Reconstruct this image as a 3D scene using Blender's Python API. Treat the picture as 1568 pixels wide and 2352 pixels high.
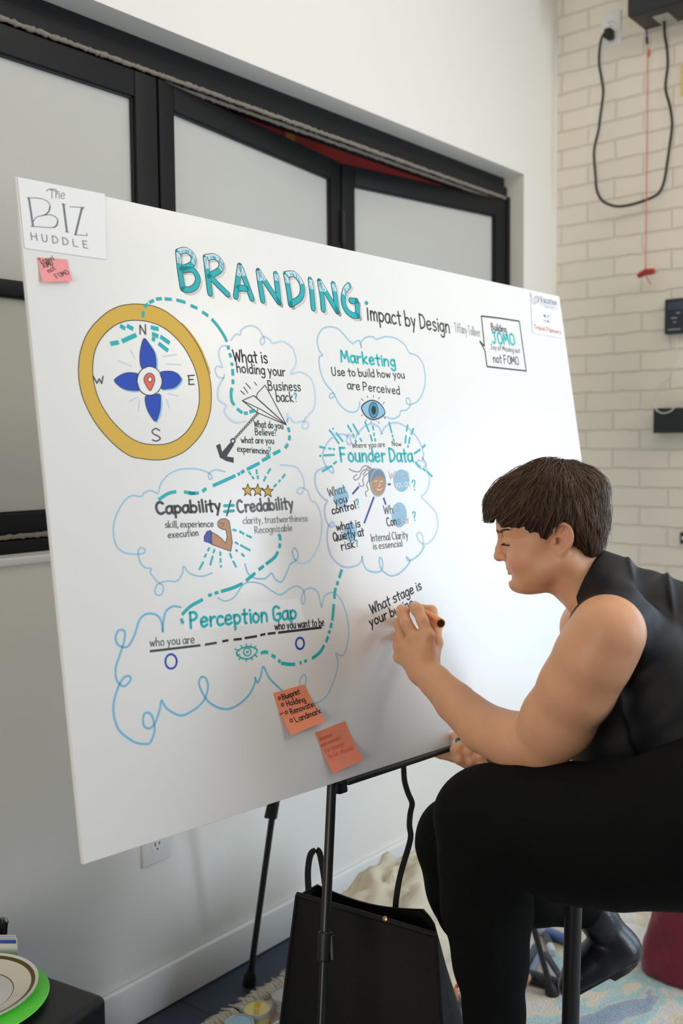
import bpy, bmesh, math, random
import numpy as np
from mathutils import Vector, Matrix

for _o in list(bpy.data.objects):
    bpy.data.objects.remove(_o)
SC = bpy.context.scene
COL = SC.collection
random.seed(7)
RNG = np.random.default_rng(7)

# ------------------------------------------------------------------ camera
IMG_W, IMG_H, FPX = 1568.0, 2352.0, 35.0 / 24.0 * 1568.0
EYE = np.array([0.0, 0.0, 1.35])


def rot_cam(yaw, pitch, roll):
    cz, sz = math.cos(yaw), math.sin(yaw)
    rz = np.array([[cz, -sz, 0], [sz, cz, 0], [0, 0, 1]])
    a = math.pi / 2 + pitch
    rx = np.array([[1, 0, 0], [0, math.cos(a), -math.sin(a)], [0, math.sin(a), math.cos(a)]])
    rr = np.array([[math.cos(roll), -math.sin(roll), 0], [math.sin(roll), math.cos(roll), 0], [0, 0, 1]])
    return rz @ rx @ rr


RC = rot_cam(math.radians(-50.24), math.radians(-3.92), math.radians(-0.51))
cam_data = bpy.data.cameras.new('camera')
cam_data.sensor_fit = 'HORIZONTAL'
cam_data.sensor_width = 24.0
cam_data.lens = 35.0
cam_data.clip_start = 0.05
cam_data.dof.use_dof = True
cam_data.dof.focus_distance = 1.80
cam_data.dof.aperture_fstop = 3.2
cam = bpy.data.objects.new('camera', cam_data)
COL.objects.link(cam)
_m = np.eye(4)
_m[:3, :3] = RC
_m[:3, 3] = EYE
cam.matrix_world = Matrix(_m.tolist())
SC.camera = cam

# ------------------------------------------------------------------ light and exposure
SC.view_settings.view_transform = 'Standard'
SC.view_settings.look = 'None'
SC.view_settings.gamma = 1.0
SC.view_settings.use_curve_mapping = False
SC.view_settings.exposure = 0.0
SC.cycles.max_bounces = 8
SC.cycles.use_denoising = True

world = bpy.data.worlds.new('world')
world.use_nodes = True
world.node_tree.nodes['Background'].inputs[0].default_value = (0.86, 0.93, 1.0, 1)
world.node_tree.nodes['Background'].inputs[1].default_value = 0.17
SC.world = world


def area(name, loc, target, sx, sy, power, color, spread=180):
    d = bpy.data.lights.new(name, 'AREA')
    d.shape = 'RECTANGLE'
    d.size, d.size_y, d.energy, d.color = sx, sy, power, color
    d.spread = math.radians(spread)
    o = bpy.data.objects.new(name, d)
    COL.objects.link(o)
    o.location = loc
    o.rotation_euler = (Vector(target) - Vector(loc)).to_track_quat('-Z', 'Y').to_euler()
    return o


# daylight through the glazed doors in the brick wall, right of the frame
area('window_daylight', (3.44, 0.05, 1.10), (0.0, 0.35, 1.0), 1.3, 1.4, 27, (0.50, 0.75, 1.0))
area('window_daylight', (3.42, -2.55, 1.45), (1.2, 1.0, 1.0), 1.3, 1.9, 112, (0.80, 0.90, 1.0))
# added warm fill from the left, no real lamp; lifts the cheek and near arm
area('left_fill_light', (-2.4, 0.40, 1.30), (1.4, 0.95, 1.1), 1.3, 1.5, 46, (1.0, 0.91, 0.79))
# warm ceiling lamps
area('ceiling_lamp_light', (2.45, -1.0, 3.30), (2.2, 0.6, 0.6), 1.0, 0.9, 26, (1.0, 0.90, 0.76))
area('ceiling_lamp_light', (1.9, 0.45, 3.30), (1.9, 1.2, 0.0), 0.9, 0.9, 9, (1.0, 0.88, 0.72))


# ------------------------------------------------------------------ helpers: places
def ray(px, py):
    return RC @ np.array([(px - IMG_W / 2) / FPX, -(py - IMG_H / 2) / FPX, -1.0])


def at(px, py, depth):
    return EYE + ray(px, py) * depth


def on_y(px, py, y):
    d = ray(px, py)
    return EYE + d * (y / d[1])


def on_x(px, py, x):
    d = ray(px, py)
    return EYE + d * (x / d[0])


def on_z(px, py, z):
    d = ray(px, py)
    return EYE + d * ((z - EYE[2]) / d[2])


# ------------------------------------------------------------------ helpers: materials
MATS = {}


def mat(name, color, rough=0.5, metal=0.0, spec=0.5, bump=0.0, bscale=80.0, vary=0.0, vscale=6.0,
        coat=0.0, trans=0.0, sss=0.0, sheen=0.0, alpha=1.0, emit=None):
    if name in MATS:
        return MATS[name]
    m = bpy.data.materials.new(name)
    m.use_nodes = True
    nt = m.node_tree
    b = nt.nodes['Principled BSDF']
    b.inputs['Base Color'].default_value = (*color, 1)
    b.inputs['Roughness'].default_value = rough
    b.inputs['Metallic'].default_value = metal
    b.inputs['Specular IOR Level'].default_value = spec
    b.inputs['Coat Weight'].default_value = coat
    b.inputs['Transmission Weight'].default_value = trans
    b.inputs['Sheen Weight'].default_value = sheen
    b.inputs['Alpha'].default_value = alpha
    if sss:
        b.inputs['Subsurface Weight'].default_value = sss
        b.inputs['Subsurface Radius'].default_value = (1.0, 0.35, 0.18)
        b.inputs['Subsurface Scale'].default_value = 0.012
    tc = nt.nodes.new('ShaderNodeTexCoord')
    if bump:
        n = nt.nodes.new('ShaderNodeTexNoise')
        n.inputs['Scale'].default_value = bscale
        n.inputs['Detail'].default_value = 3
        bp = nt.nodes.new('ShaderNodeBump')
        bp.inputs['Strength'].default_value = bump
        bp.inputs['Distance'].default_value = 0.004
        nt.links.new(tc.outputs['Object'], n.inputs['Vector'])
        nt.links.new(n.outputs['Fac'], bp.inputs['Height'])
        nt.links.new(bp.outputs['Normal'], b.inputs['Normal'])
    if vary:
        n = nt.nodes.new('ShaderNodeTexNoise')
        n.inputs['Scale'].default_value = vscale
        n.inputs['Detail'].default_value = 4
        mx = nt.nodes.new('ShaderNodeMix')
        mx.data_type = 'RGBA'
        mx.inputs['A'].default_value = (*[c * (1 - vary) for c in color], 1)
        mx.inputs['B'].default_value = (*[min(1, c * (1 + vary)) for c in color], 1)
        nt.links.new(tc.outputs['Object'], n.inputs['Vector'])
        nt.links.new(n.outputs['Fac'], mx.inputs['Factor'])
        nt.links.new(mx.outputs['Result'], b.inputs['Base Color'])
    MATS[name] = m
    return m


def srgb(r, g, b):
    f = lambda c: (c / 255) / 12.92 if c <= 10 else (((c / 255) + 0.055) / 1.055) ** 2.4
    return (f(r), f(g), f(b))


# ------------------------------------------------------------------ helpers: objects
def tag(o, label=None, cat=None, group=None, kind=None):
    if label: o['label'] = label
    if cat: o['category'] = cat
    if group: o['group'] = group
    if kind: o['kind'] = kind
    return o


def empty(name, loc, label, cat, group=None):
    o = bpy.data.objects.new(name, None)
    o.empty_display_size = 0.05
    COL.objects.link(o)
    o.location = Vector([float(c) for c in loc])
    return tag(o, label, cat, group)


def link(name, me, material=None, parent=None, smooth=True):
    """link a mesh given in world coordinates, optionally as a child"""
    o = bpy.data.objects.new(name, me)
    COL.objects.link(o)
    if material:
        for mm in (material if isinstance(material, (list, tuple)) else [material]):
            me.materials.append(mm)
    if smooth:
        me.polygons.foreach_set('use_smooth', [True] * len(me.polygons))
    if parent:
        o.parent = parent
        p, w = parent, Vector((0, 0, 0))
        while p:
            w = w + p.location + p.matrix_parent_inverse.translation
            p = p.parent
        o.matrix_parent_inverse = Matrix.Translation(-w)
    return o


class MB:
    """collects shapes into one mesh"""

    def __init__(self):
        self.v, self.f, self.mi = [], [], []

    def add(self, vs, fs, mi=0):
        n = len(self.v)
        self.v += [tuple(float(c) for c in p) for p in vs]
        self.f += [tuple(n + i for i in f) for f in fs]
        self.mi += [mi] * len(fs)

    def box(self, lo, hi, axes=None, origin=None, mi=0):
        c = [(x, y, z) for x in (lo[0], hi[0]) for y in (lo[1], hi[1]) for z in (lo[2], hi[2])]
        if axes is not None:
            c = [np.array(origin) + p[0] * axes[0] + p[1] * axes[1] + p[2] * axes[2] for p in c]
        self.add(c, [(0, 1, 3, 2), (4, 6, 7, 5), (0, 4, 5, 1), (2, 3, 7, 6), (0, 2, 6, 4), (1, 5, 7, 3)], mi)

    def rbox(self, lo, hi, r, axes=None, origin=None, seg=3, mi=0):
        """box with rounded edges"""
        bm = bmesh.new()
        bmesh.ops.create_cube(bm, size=1)
        lo, hi = np.array(lo, float), np.array(hi, float)
        for v in bm.verts:
            v.co = Vector((lo + hi) / 2 + np.array(v.co) * (hi - lo))
        bmesh.ops.bevel(bm, geom=bm.edges[:], offset=r, segments=seg, profile=0.5, affect='EDGES')
        self.bm(bm, axes, origin, mi)

    def bm(self, bm, axes=None, origin=None, mi=0):
        bm.verts.index_update()
        vs = [np.array(v.co) for v in bm.verts]
        if axes is not None:
            vs = [np.array(origin) + p[0] * axes[0] + p[1] * axes[1] + p[2] * axes[2] for p in vs]
        self.add(vs, [[v.index for v in f.verts] for f in bm.faces], mi)
        bm.free()

    def tube(self, pts, r, n=12, cap=True, flat=1.0, up=(0, 0, 1), mi=0):
        pts = [np.array(p, float) for p in pts]
        rs = r if hasattr(r, '__len__') else [r] * len(pts)
        t0 = pts[1] - pts[0]
        u = np.cross(t0, up)
        if np.linalg.norm(u) < 1e-6:
            u = np.cross(t0, (1, 0, 0))
        u /= np.linalg.norm(u)
        rings = []
        for i, p in enumerate(pts):
            t = pts[min(i + 1, len(pts) - 1)] - pts[max(i - 1, 0)]
            t /= np.linalg.norm(t) + 1e-12
            u = u - t * (u @ t)
            u /= np.linalg.norm(u) + 1e-12
            w = np.cross(t, u)
            rings.append([p + rs[i] * (math.cos(2 * math.pi * k / n) * u + flat * math.sin(2 * math.pi * k / n) * w) for k in range(n)])
        vs = [q for ring in rings for q in ring]
        fs = [(i * n + k, i * n + (k + 1) % n, (i + 1) * n + (k + 1) % n, (i + 1) * n + k)
              for i in range(len(pts) - 1) for k in range(n)]
        if cap:
            fs += [tuple(range(n - 1, -1, -1)), tuple((len(pts) - 1) * n + k for k in range(n))]
        self.add(vs, fs, mi)

    def lathe(self, prof, origin, axis=(0, 0, 1), n=40, mi=0, top=True):
        a = np.array(axis, float)
        a /= np.linalg.norm(a)
        u = np.cross(a, (0, 0, 1) if abs(a[2]) < 0.9 else (1, 0, 0))
        u /= np.linalg.norm(u)
        w = np.cross(a, u)
        o = np.array(origin, float)
        vs = [o + a * z + r * (math.cos(2 * math.pi * k / n) * u + math.sin(2 * math.pi * k / n) * w) for r, z in prof for k in range(n)]
        fs = [(i * n + k, i * n + (k + 1) % n, (i + 1) * n + (k + 1) % n, (i + 1) * n + k)
              for i in range(len(prof) - 1) for k in range(n)]
        fs.append(tuple(range(n - 1, -1, -1)))
        if top:
            fs.append(tuple((len(prof) - 1) * n + k for k in range(n)))
        self.add(vs, fs, mi)

    def mesh(self, name):
        me = bpy.data.meshes.new(name)
        me.from_pydata(self.v, [], self.f)
        if any(self.mi):
            me.polygons.foreach_set('material_index', self.mi)
        bm = bmesh.new()
        bm.from_mesh(me)
        bmesh.ops.recalc_face_normals(bm, faces=bm.faces)
        bm.to_mesh(me)
        bm.free()
        me.update()
        return me

    def build(self, name, material, parent=None, smooth=False, angle=35):
        o = link(name, self.mesh(name), material, parent, smooth)
        if smooth and angle:
            o.data.set_sharp_from_angle(angle=math.radians(angle))
        return o


def spline(pts, n=6, closed=False):
    """Catmull-Rom through the points"""
    P = np.array(pts, float)
    m = len(P)
    if m < 3:
        return P
    out = []
    segs = m if closed else m - 1
    for i in range(segs):
        if closed:
            p0, p1, p2, p3 = P[(i - 1) % m], P[i], P[(i + 1) % m], P[(i + 2) % m]
        else:
            p1, p2 = P[i], P[i + 1]
            p0 = P[i - 1] if i else 2 * p1 - p2
            p3 = P[i + 2] if i + 2 < m else 2 * p2 - p1
        for k in range(n):
            t = k / n
            out.append(0.5 * (2 * p1 + (p2 - p0) * t + (2 * p0 - 5 * p1 + 4 * p2 - p3) * t * t + (3 * p1 - p0 - 3 * p2 + p3) * t ** 3))
    if not closed:
        out.append(P[-1])
    return np.array(out)


def structure(o):
    o['kind'] = 'structure'
    return o


# ================================================================== THE SETTING
YA, XB = 1.819, 3.4735          # window wall and brick wall
ZS, ZT = 1.1236, 2.308          # opening: sill and head
XJ, YF = 3.2255, 1.885          # right jamb, plane of the folding window
m_wall = mat('painted_plaster', srgb(236, 234, 228), 0.55, bump=0.06, bscale=260)
m_ceil = mat('ceiling_paint', srgb(232, 230, 224), 0.8)
m_trim = mat('trim_paint', srgb(236, 236, 234), 0.35)
m_alu = mat('black_aluminium', srgb(30, 32, 33), 0.45, spec=0.15, bump=0.02, bscale=300)

# plaster wall with the window opening
b = MB()
b.box((-2.6, YA, 0), (XB + 0.25, YA + 0.2, ZS - 0.018))
b.box((-2.6, YA, ZT), (XB + 0.25, YA + 0.2, 3.4))
b.box((XJ, YA, ZS - 0.018), (XB + 0.25, YA + 0.2, ZT))
b.box((-2.6, YA, ZS - 0.018), (-1.0, YA + 0.2, ZT))
structure(b.build('wall_left', m_wall))

# brick wall, painted
mb = bpy.data.materials.new('painted_brick')
mb.use_nodes = True
nt = mb.node_tree
bs = nt.nodes['Principled BSDF']
bs.inputs['Roughness'].default_value = 0.6
tc = nt.nodes.new('ShaderNodeTexCoord')
sep = nt.nodes.new('ShaderNodeSeparateXYZ')
cmb = nt.nodes.new('ShaderNodeCombineXYZ')
nz = nt.nodes.new('ShaderNodeTexNoise')
nz.inputs['Scale'].default_value = 14
nz.inputs['Detail'].default_value = 4
mulv = nt.nodes.new('ShaderNodeVectorMath')
mulv.operation = 'MULTIPLY_ADD'
mulv.inputs[1].default_value = (0.016, 0.016, 0)
br = nt.nodes.new('ShaderNodeTexBrick')
br.inputs['Scale'].default_value = 1.0
br.inputs['Brick Width'].default_value = 0.2127
br.inputs['Row Height'].default_value = 0.0699
br.inputs['Mortar Size'].default_value = 0.0055
br.inputs['Mortar Smooth'].default_value = 0.75
br.inputs['Bias'].default_value = 0.0
br.inputs['Color1'].default_value = (*srgb(240, 232, 217), 1)
br.inputs['Color2'].default_value = (*srgb(237, 229, 214), 1)
br.inputs['Mortar'].default_value = (*srgb(226, 217, 202), 1)
n2 = nt.nodes.new('ShaderNodeTexNoise')
n2.inputs['Scale'].default_value = 45
n2.inputs['Detail'].default_value = 5
ad = nt.nodes.new('ShaderNodeMath')
ad.operation = 'MULTIPLY_ADD'
ad.inputs[1].default_value = 0.30
iv = nt.nodes.new('ShaderNodeMath')
iv.operation = 'SUBTRACT'
iv.inputs[0].default_value = 1.0
bp = nt.nodes.new('ShaderNodeBump')
bp.inputs['Strength'].default_value = 0.6
bp.inputs['Distance'].default_value = 0.006
L = nt.links.new
L(tc.outputs['Object'], sep.inputs[0])
L(sep.outputs['Y'], cmb.inputs['X'])
L(sep.outputs['Z'], cmb.inputs['Y'])
L(tc.outputs['Object'], nz.inputs['Vector'])
L(nz.outputs['Color'], mulv.inputs[0])
L(cmb.outputs[0], mulv.inputs[2])
L(mulv.outputs[0], br.inputs['Vector'])
L(tc.outputs['Object'], n2.inputs['Vector'])
L(br.outputs['Color'], bs.inputs['Base Color'])
L(br.outputs['Fac'], iv.inputs[1])
L(n2.outputs['Fac'], ad.inputs[0])
L(iv.outputs[0], ad.inputs[2])
L(ad.outputs[0], bp.inputs['Height'])
L(bp.outputs['Normal'], bs.inputs['Normal'])
b = MB()
b.box((XB, -3.0, 0), (XB + 0.25, YA, 3.4))
structure(b.build('wall_right', mb))

# dark slate floor tiles
mf = bpy.data.materials.new('slate_tiles')
mf.use_nodes = True
nt = mf.node_tree
bs = nt.nodes['Principled BSDF']
tc = nt.nodes.new('ShaderNodeTexCoord')
mp = nt.nodes.new('ShaderNodeMapping')
mp.inputs['Rotation'].default_value = (0, 0, math.radians(0))
mp.inputs['Location'].default_value = (0.257, 0.11, 0)
br = nt.nodes.new('ShaderNodeTexBrick')
br.offset = 0.0
br.inputs['Scale'].default_value = 1.0
br.inputs['Brick Width'].default_value = 0.60
br.inputs['Row Height'].default_value = 0.60
br.inputs['Mortar Size'].default_value = 0.003
br.inputs['Color1'].default_value = (*srgb(46, 58, 76), 1)
br.inputs['Color2'].default_value = (*srgb(42, 54, 72), 1)
br.inputs['Mortar'].default_value = (*srgb(24, 28, 34), 1)
nz = nt.nodes.new('ShaderNodeTexNoise')
nz.inputs['Scale'].default_value = 7
nz.inputs['Detail'].default_value = 6
rp = nt.nodes.new('ShaderNodeMapRange')
rp.inputs['To Min'].default_value = 0.38
rp.inputs['To Max'].default_value = 0.62
bp = nt.nodes.new('ShaderNodeBump')
bp.inputs['Strength'].default_value = 0.15
bp.inputs['Distance'].default_value = 0.004
L = nt.links.new
L(tc.outputs['Object'], mp.inputs['Vector'])
L(mp.outputs['Vector'], br.inputs['Vector'])
L(tc.outputs['Object'], nz.inputs['Vector'])
L(br.outputs['Color'], bs.inputs['Base Color'])
L(nz.outputs['Fac'], rp.inputs['Value'])
L(rp.outputs['Result'], bs.inputs['Roughness'])
L(nz.outputs['Fac'], bp.inputs['Height'])
L(bp.outputs['Normal'], bs.inputs['Normal'])
b = MB()
b.box((-2.6, -3.0, -0.1), (XB + 0.25, YA + 0.2, 0.0))
structure(b.build('floor', mf))
b = MB()
b.box((-2.6, -3.0, 3.4), (XB + 0.25, YA + 0.2, 3.5))
structure(b.build('ceiling', m_ceil))

# baseboards with a rounded top
for nm, p, q in (('baseboard_left', (-2.6, YA - 0.014, 0.001), (XB, YA, 0.104)),
                 ('baseboard_right', (XB - 0.014, -3.0, 0.001), (XB, YA - 0.014, 0.104))):
    b = MB()
    b.rbox(p, q, 0.006)
    structure(b.build(nm, m_trim, smooth=True))

# white sill below the folding window
b = MB()
b.rbox((-1.0, YA - 0.008, ZS - 0.018), (XJ, YF + 0.06, ZS), 0.004)
structure(b.build('trim_1', m_trim, smooth=True))

# hall beyond the window: dark floor-to-ceiling wall, red panel glimpsed through the gap
m_red = mat('red_paint', srgb(176, 32, 24), 0.55)
m_amber = mat('amber_paint', srgb(196, 132, 40), 0.5)
m_dark = mat('dark_hall', srgb(40, 38, 38), 0.7)
b = MB()
b.box((-2.6, 3.2, 0), (1.9, 3.3, 3.4), mi=0)
b.box((1.9, 3.2, 0), (6.2, 3.3, 3.4), mi=1)
b.box((3.46, 3.19, 0), (3.52, 3.2, 3.4), mi=2)
structure(b.build('wall_back', [m_dark, m_red, m_amber]))

# ------------------------------------------------------------------ folding window
m_frost = bpy.data.materials.new('frosted_glass')
m_frost.use_nodes = True
nt = m_frost.node_tree
bs = nt.nodes['Principled BSDF']
bs.inputs['Base Color'].default_value = (*srgb(194, 194, 189), 1)
bs.inputs['Roughness'].default_value = 0.40
bs.inputs['Specular IOR Level'].default_value = 0.3
tc = nt.nodes.new('ShaderNodeTexCoord')
nz = nt.nodes.new('ShaderNodeTexNoise')
nz.inputs['Scale'].default_value = 900
bp = nt.nodes.new('ShaderNodeBump')
bp.inputs['Strength'].default_value = 0.05
bp.inputs['Distance'].default_value = 0.001
nt.links.new(tc.outputs['Object'], nz.inputs['Vector'])
nt.links.new(nz.outputs['Fac'], bp.inputs['Height'])
nt.links.new(bp.outputs['Normal'], bs.inputs['Normal'])
m_rubber = mat('black_rubber', srgb(20, 20, 21), 0.6)
m_pile = mat('grey_brush_pile', srgb(140, 132, 122), 0.95, bump=0.6, bscale=500, vary=0.3, vscale=300)

# fixed head track and jamb
b = MB()
b.rbox((-1.0, YF + 0.014, 2.236), (XJ, YF + 0.085, ZT), 0.003)
b.rbox((-1.0, YF + 0.002, 2.236), (XJ, YF + 0.015, 2.272), 0.002)
b.rbox((XJ - 0.018, YF - 0.012, ZS), (XJ, YF + 0.085, 2.236), 0.003)
b.rbox((-1.0, YF - 0.012, ZS), (XJ, YF + 0.085, ZS + 0.028), 0.003)
fr = structure(b.build('trim_2', m_alu, smooth=True))
# brush strips under the head track and above the sill track
def pile_strip(x0, x1, y, z, r, jit):
    b = MB()
    n = int((x1 - x0) / 0.006)
    pts = [(x0 + (x1 - x0) * i / n, y + random.uniform(-jit, jit), z + random.uniform(-jit, jit)) for i in range(n + 1)]
    b.tube(pts, [r * random.uniform(0.75, 1.2) for _ in pts], n=7)
    return b
for k, (y, z) in enumerate(((YF - 0.002, 2.230), (YF + 0.028, 2.229), (YF - 0.008, ZS + 0.036))):
    b = pile_strip(-1.0 if k != 1 else 1.62, XJ - 0.02, y, z, 0.0058, 0.0012)
    structure(b.build('trim_%d' % (3 + k), m_pile, smooth=True, angle=0))

def sash(name, p0, p1, zb, zt, stile, mid, hinge_right):
    """one leaf of the folding window between two plan points"""
    p0, p1 = np.array(p0, float), np.array(p1, float)
    ux = np.array([*(p1 - p0), 0.0])
    w = np.linalg.norm(ux)
    ux /= w
    uz = np.array([0, 0, 1.0])
    uy = np.cross(uz, ux)
    if uy[1] < 0:
        uy = -uy
    ax = (ux, uy, uz)
    org = np.array([p0[0], p0[1], 0.0])
    t = 0.042
    b = MB()
    rail = 0.060
    def bar(x0, x1, z0, z1):
        b.rbox((x0, 0.0, z0), (x1, t, z1), 0.003, ax, org)
    bar(0, stile, zb, zt); bar(w - stile, w, zb, zt)
    bar(stile, w - stile, zt - rail, zt); bar(stile, w - stile, zb, zb + 0.052)
    bar(stile, w - stile, mid - 0.015, mid + 0.015)
    root = b.build(name, m_alu, smooth=True)
    structure(root)
    g = MB()
    g.box((stile - 0.004, 0.016, zb + 0.048), (w - stile + 0.004, 0.022, mid - 0.013), ax, org)
    g.box((stile - 0.004, 0.016, mid + 0.013), (w - stile + 0.004, 0.022, zt - rail + 0.004), ax, org)
    g.build('window_pane', m_frost, root)
    s = MB()
    for z0, z1 in ((zb + 0.052, mid - 0.015), (mid + 0.015, zt - rail)):
        for x0, x1, y0, y1 in ((stile, w - stile, z0, z0 + 0.004), (stile, w - stile, z1 - 0.004, z1), (stile, stile + 0.004, z0, z1), (w - stile - 0.004, w - stile, z0, z1)):
            s.box((x0, 0.008, y0), (x1, 0.016, y1), ax, org)
    s.build('glazing_seal', m_rubber, root)
    if hinge_right:
        for z in (zb + 0.18, zt - 0.20):
            h = MB()
            h.tube([org + ux * w + uz * (z - 0.05) - uy * 0.006, org + ux * w + uz * (z + 0.05) - uy * 0.006], 0.008, n=10)
            h.build('hinge', m_rubber, root, smooth=True)
    return root
ZP0, ZP1, ZM = 1.156, 2.222, 1.682
sash('window_1', (-0.05, YF), (0.765, YF), ZP0, ZP1, 0.055, ZM, False)
sash('window_2', (0.775, YF), (1.5935, YF), ZP0, ZP1, 0.066, ZM, False)
sash('window_3', (1.6000, YF), (2.4300, 2.013), ZP0, ZP1, 0.055, ZM, True)
sash('window_4', (2.4385, 2.016), (3.2040, YF - 0.005), ZP0, ZP1, 0.055, ZM, False)
# ================================================================== THE WHITE BOARD
B_TL = np.array([0.86086202, 1.34532899, 0.4039664 + 1.35])
B_R = np.array([0.99646652, -0.08150161, -0.02029676])
B_U = np.array([0.03402395, 0.17075726, 0.98472551])
B_N = np.array([-0.07679089, -0.98193658, 0.1729269])
B_W, B_H, B_T = 1.4985, 1.016, 0.0095


def buv(px, py):
    """pixel of the photograph -> metres right of / below the board's top left corner"""
    d = ray(px, py)
    t = (B_N @ (B_TL - EYE)) / (B_N @ d)
    h = EYE + d * t - B_TL
    return np.array([h @ B_R, -(h @ B_U)])


def bpt(u, v, lift=0.0):
    return B_TL + B_R * u - B_U * v + B_N * lift


def bdepth(px, py):
    d = ray(px, py)
    return (B_N @ (B_TL - EYE)) / (B_N @ d)


m_board = mat('foam_board_face', srgb(241, 241, 240), 0.30, spec=0.5)
m_foam = mat('foam_board_edge', srgb(240, 236, 222), 0.7)
board = empty('presentation_board', bpt(B_W / 2, B_H, -B_T), 'large white foam board covered in marker drawings, standing on the black easel', 'board')
b = MB()
b.rbox((0, -B_H, -B_T), (B_W, 0, 0), 0.0012, (B_R, B_U, B_N), B_TL, seg=2)
b.build('panel', m_board, board, smooth=True)

def ink(name, r, g, b_, rough=0.5):
    return mat('ink_' + name, srgb(r, g, b_), rough, spec=0.3)

INK = dict(teal=ink('teal', 34, 182, 190), teal2=ink('sea_teal', 52, 190, 196), black=ink('black', 38, 37, 38), dark=ink('charcoal', 70, 69, 70),
           grey=ink('grey', 112, 111, 112), pale=ink('pale_grey', 158, 158, 160), ghost=ink('ghost_grey', 200, 203, 207),
           sky=ink('sky_blue', 160, 206, 230), sky2=ink('faint_blue', 200, 222, 238), peri=ink('periwinkle', 184, 206, 236),
           strong=ink('clear_blue', 126, 192, 226), cobalt=ink('cobalt', 28, 74, 186), violet=ink('violet_blue', 62, 72, 172),
           gold=ink('gold', 222, 180, 72), shade=ink('shadow_grey', 214, 213, 212), ice=ink('ice', 206, 230, 242), white=ink('white', 244, 244, 243),
           coral=ink('coral', 236, 108, 82), skin=ink('skin', 196, 148, 112), brown=ink('brown', 192, 146, 108), slate=ink('slate', 128, 142, 160),
           lake=ink('lake_blue', 150, 196, 224), iris=ink('iris', 60, 160, 190), navy=ink('navy', 52, 76, 128), rust=ink('rust', 226, 150, 128),
           logo=ink('logo_grey', 118, 126, 134), anchor=ink('anchor', 62, 62, 62), red=ink('red', 214, 48, 40))
LAYER = {}


class Drawing:
    """marker strokes, all flat on one surface; one mesh per ink"""

    def __init__(self, parent, frame=None):
        self.parent = parent
        self.parts = {}
        self.uv = frame[0] if frame else buv
        self.pt = frame[1] if frame else bpt
        self.dep = frame[2] if frame else bdepth

    def mb(self, part, color, lift):
        key = (part, color)
        if key not in self.parts:
            self.parts[key] = MB()
        return self.parts[key]

    def poly(self, part, color, pts, lift, px=True):
        P = [self.uv(*p) for p in pts] if px else pts
        self.mb(part, color, lift).add([self.pt(p[0], p[1], lift) for p in P], [tuple(range(len(P)))])

    def ribbon(self, part, color, P, w, lift, caps=True):
        """P in metres on the surface, w in metres"""
        P = [p for i, p in enumerate(P) if i == 0 or np.hypot(*(p - P[i - 1])) > 1e-5]
        if len(P) < 2:
            return
        P = np.array(P)
        T = np.gradient(P, axis=0)
        T /= np.linalg.norm(T, axis=1)[:, None] + 1e-12
        N = np.c_[-T[:, 1], T[:, 0]]
        ww = np.full(len(P), w / 2) if not hasattr(w, '__len__') else np.array(w) / 2
        A, Bq = P + N * ww[:, None], P - N * ww[:, None]
        n = len(P)
        vs = [self.pt(*p, lift) for p in A] + [self.pt(*p, lift) for p in Bq]
        fs = [(i, i + 1, n + i + 1, n + i) for i in range(n - 1)]
        m = self.mb(part, color, lift)
        m.add(vs, fs)
        if caps:
            for c, t, s, r in ((P[0], T[0], -1, ww[0]), (P[-1], T[-1], 1, ww[-1])):
                a0 = math.atan2(t[1], t[0]) + (math.pi if s < 0 else 0)
                m.add([self.pt(*(c + r * np.array([math.cos(a0 + a), math.sin(a0 + a)])), lift) for a in np.linspace(-1.57, 1.57, 6)], [tuple(range(6))])

    def stroke(self, part, color, pts, wpx, lift, smooth=True, closed=False, caps=True):
        P = np.array([self.uv(*p) for p in pts])
        if smooth and len(P) > 2:
            P = spline(P, 7, closed)
        elif len(P) > 2:
            Q = []
            for i in range(len(P) - 1):
                Q += [P[i] + (P[i + 1] - P[i]) * t for t in (0, 0.03, 0.5, 0.97)]
            P = np.array(Q + [P[-1]])
        if closed:
            P = np.vstack([P, P[:1]])
        self.ribbon(part, color, P, wpx * self.dep(*pts[0]) / FPX, lift, caps)

    def dashes(self, part, color, segs, wpx, lift):
        for s in segs:
            self.stroke(part, color, s, wpx, lift, caps=False)

    def text(self, part, color, s, p0, p1, cap_px, wpx, lift, slant=0.0):
        u0, u1 = self.uv(*p0), self.uv(*p1)
        d = u1 - u0
        L_ = np.hypot(*d)
        d = d / L_
        up = np.array([d[1], -d[0]])
        h = np.hypot(*(self.uv(p0[0], p0[1] - cap_px) - u0)) / 8.0
        total = sum(adv(c) for c in s) - 1.2
        sx = L_ / total
        w = wpx * (0.86 if wpx < 4.2 else 1.0) * self.dep(*p0) / FPX
        x = 0.0
        for c in s:
            for line in GLYPH.get(c, []):
                q = np.array(line, float)
                q = q + RNG.normal(0, 0.07, q.shape)
                hard = c in 'AEFHIKLMNTVWXYZvwxyzk'
                P = np.array([u0 + d * sx * (x + a + slant * b_) + up * h * b_ for a, b_ in q])
                if len(P) > 2:
                    if hard:
                        Q = []
                        for i in range(len(P) - 1):
                            Q += [P[i] + (P[i + 1] - P[i]) * t for t in (0, 0.05, 0.5, 0.95)]
                        P = np.array(Q + [P[-1]])
                    else:
                        P = spline(P, 5)
                self.ribbon(part, color, P, w, lift)
            x += adv(c)

    def finish(self):
        by = {}
        for (part, color), m in self.parts.items():
            by.setdefault(part, []).append((color, m))
        for part, lst in by.items():
            m = MB()
            ms = []
            for k, (color, q) in enumerate(lst):
                m.add(q.v, q.f, k)
                ms.append(INK[color])
            me = bpy.data.meshes.new(part)
            me.from_pydata(m.v, [], m.f)
            me.polygons.foreach_set('material_index', m.mi)
            me.update()
            link(part.split('#')[0], me, ms, self.parent, smooth=False)


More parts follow.
